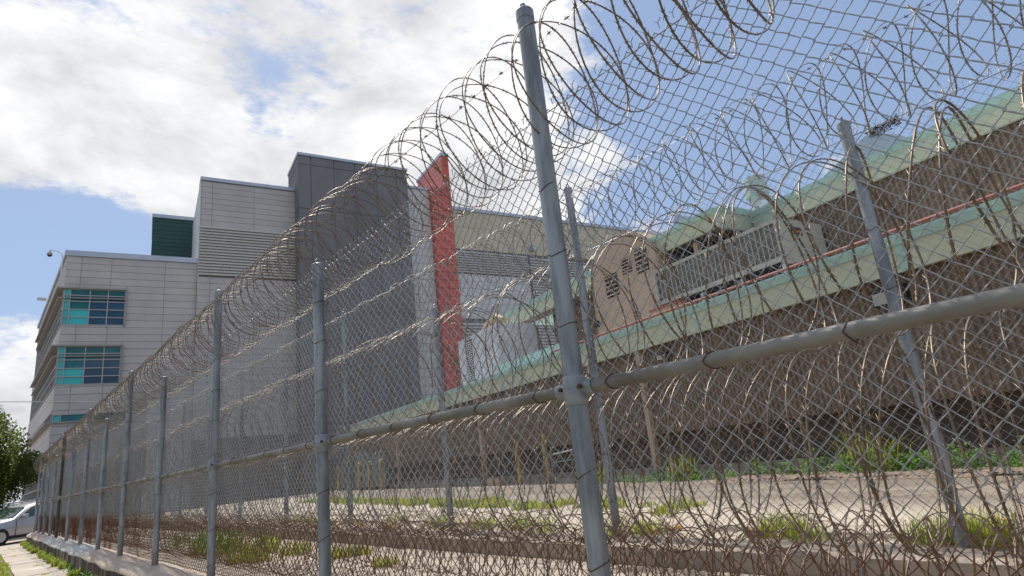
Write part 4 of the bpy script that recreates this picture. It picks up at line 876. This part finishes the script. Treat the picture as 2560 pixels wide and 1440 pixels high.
blades('verge_grass', sp, M_['grass'], .09, 130, .22, .008, 8)
sp = [(R_(.8, 1.6), y_, -1.345, R_(.2, .45)) for y_ in [14.0+1.45*round(R_(0, 12))+.0 for _ in range(26)]]
blades('joint_weeds', sp, M_['grass'], .12, 90, .2, .005, 9)
# leafy weeds along the wall foot
cs = []
for _ in range(150):
    s = R_(-4, 3.6) if rng.random() < .7 else R_(3.6, 8); c = G.P(s, R_(.68, 1.05), -.78+R_(0, .22 if s < 3.6 else .06)); cs.append(np.array(c)[None]+rng.normal(0, .07, (60 if s < 3.6 else 25, 3)))
leaves('wall_weeds', np.concatenate(cs), .028, M_['weed'], None, .5, kind='stuff', seed=21)
sp = [tuple(G.P(s, R_(.7, .95), -.80))+(R_(.8, 1.6),) for s in (1.2, 1.5, 1.8, 5.0, 5.2, 5.4, 7.5)]
# loose gravel and litter along the kerb, cracks filled with dirt
def chips(name, n, fx, m, size, seed):
    g_ = np.random.default_rng(seed); V = []; F = []
    for i in range(n):
        c = np.array(fx(g_)); a = g_.uniform(0, 6.28); e = size*g_.uniform(.4, 1.5); u = np.array([math.cos(a), math.sin(a), 0])*e; w = np.array([-math.sin(a), math.cos(a), 0])*e*g_.uniform(.4, .9); h = np.array([0, 0, e*g_.uniform(.3, .7)])
        q = len(V); V += [c-u, c+w, c+u*.9, c-w, c+h]; F += [(q, q+1, q+4), (q+1, q+2, q+4), (q+2, q+3, q+4), (q+3, q, q+4)]
    return tag(mesh_np(name, V, F, m, k=3), kind='stuff')
chips('gravel', 2600, lambda g_: (4.06-abs(g_.normal(0, .10)), g_.uniform(.4, 14), -.948), M_['kerb'], .009, 31)
chips('leaf_litter', 1500, lambda g_: (4.45+abs(g_.normal(0, .16)), g_.uniform(.4, 14), -.806), M_['mulch'], .016, 32)
chips('cap_grit', 900, lambda g_: (2.0-abs(g_.normal(0, .03)), g_.uniform(2.5, 20), -.90), M_['mulch'], .007, 33)
def straw(g_): p = G.P(g_.uniform(-5, 4.0), g_.uniform(.35, 1.3), -.765); return tuple(p)
chips('mulch_chips', 3500, straw, M_['mulch'], .03, 34)
blades('tall_grass_tufts', sp, M_['grass'], .42, 60, .12, .006, 10)
cs = [np.array([[1.6+R_(-.08, .05), R_(9, 32), -1.27]])+rng.normal(0, .045, (50, 3)) for _ in range(26)]
leaves('wall_foot_weeds', np.concatenate(cs), .03, M_['weed'], None, .5, kind='stuff', seed=22)
# shrubs in the far yard that show through the mesh
cs = [np.array([[2.6+R_(0, .7), R_(9.5, 13), -.86+R_(0, .16)]])+rng.normal(0, .07, (70, 3)) for _ in range(18)]
leaves('coil_weeds', np.concatenate(cs), .03, M_['weed'], None, .5, kind='stuff', seed=23)
# small flowers
for i, (x, y, l) in enumerate(((4.45, 1.52, 'small white and orange daisy by the inner kerb, left one'), (4.5, 1.02, 'small yellow flower beside the inner fence post'))):
    t = thing('daisy', l, 'flower', (x, y, -.8)); mb = MB(); mb.tube([(x, y, -.8), (x, y, -.66)], .002, 5); mb.build('stem', M_['grass'], t)
    mb = MB(); 
    for a in range(6): d = hd(a*60); mb.prism([(x, y, -.66), tuple(Vector((x, y, -.66))+d*.016+hd(a*60+90)*.006), tuple(Vector((x, y, -.655))+d*.02), tuple(Vector((x, y, -.66))+d*.016-hd(a*60+90)*.006)], (0, 0, .002))
    mb.build('petals', M_['whitep'] if i == 0 else M_['boll'], t); mb = MB(); mb.dome((x, y, -.657), .008, .8, 8, 3); mb.build('flower_centre', M_['stickero'], t)
# overhead cable
t = thing('overhead_cable', 'thin pale cable crossing in front of the office lower storeys', 'cable', (5, 48, 6)); mb = MB()
mb.tube([(-14+i*1.5, 48, 6.9-.045*i*1.0+.0006*(i*1.5-14)**2) for i in range(21)], .028, 6); mb.build('wire', M_['cable'], t, True)
print('objects', len(bpy.data.objects))
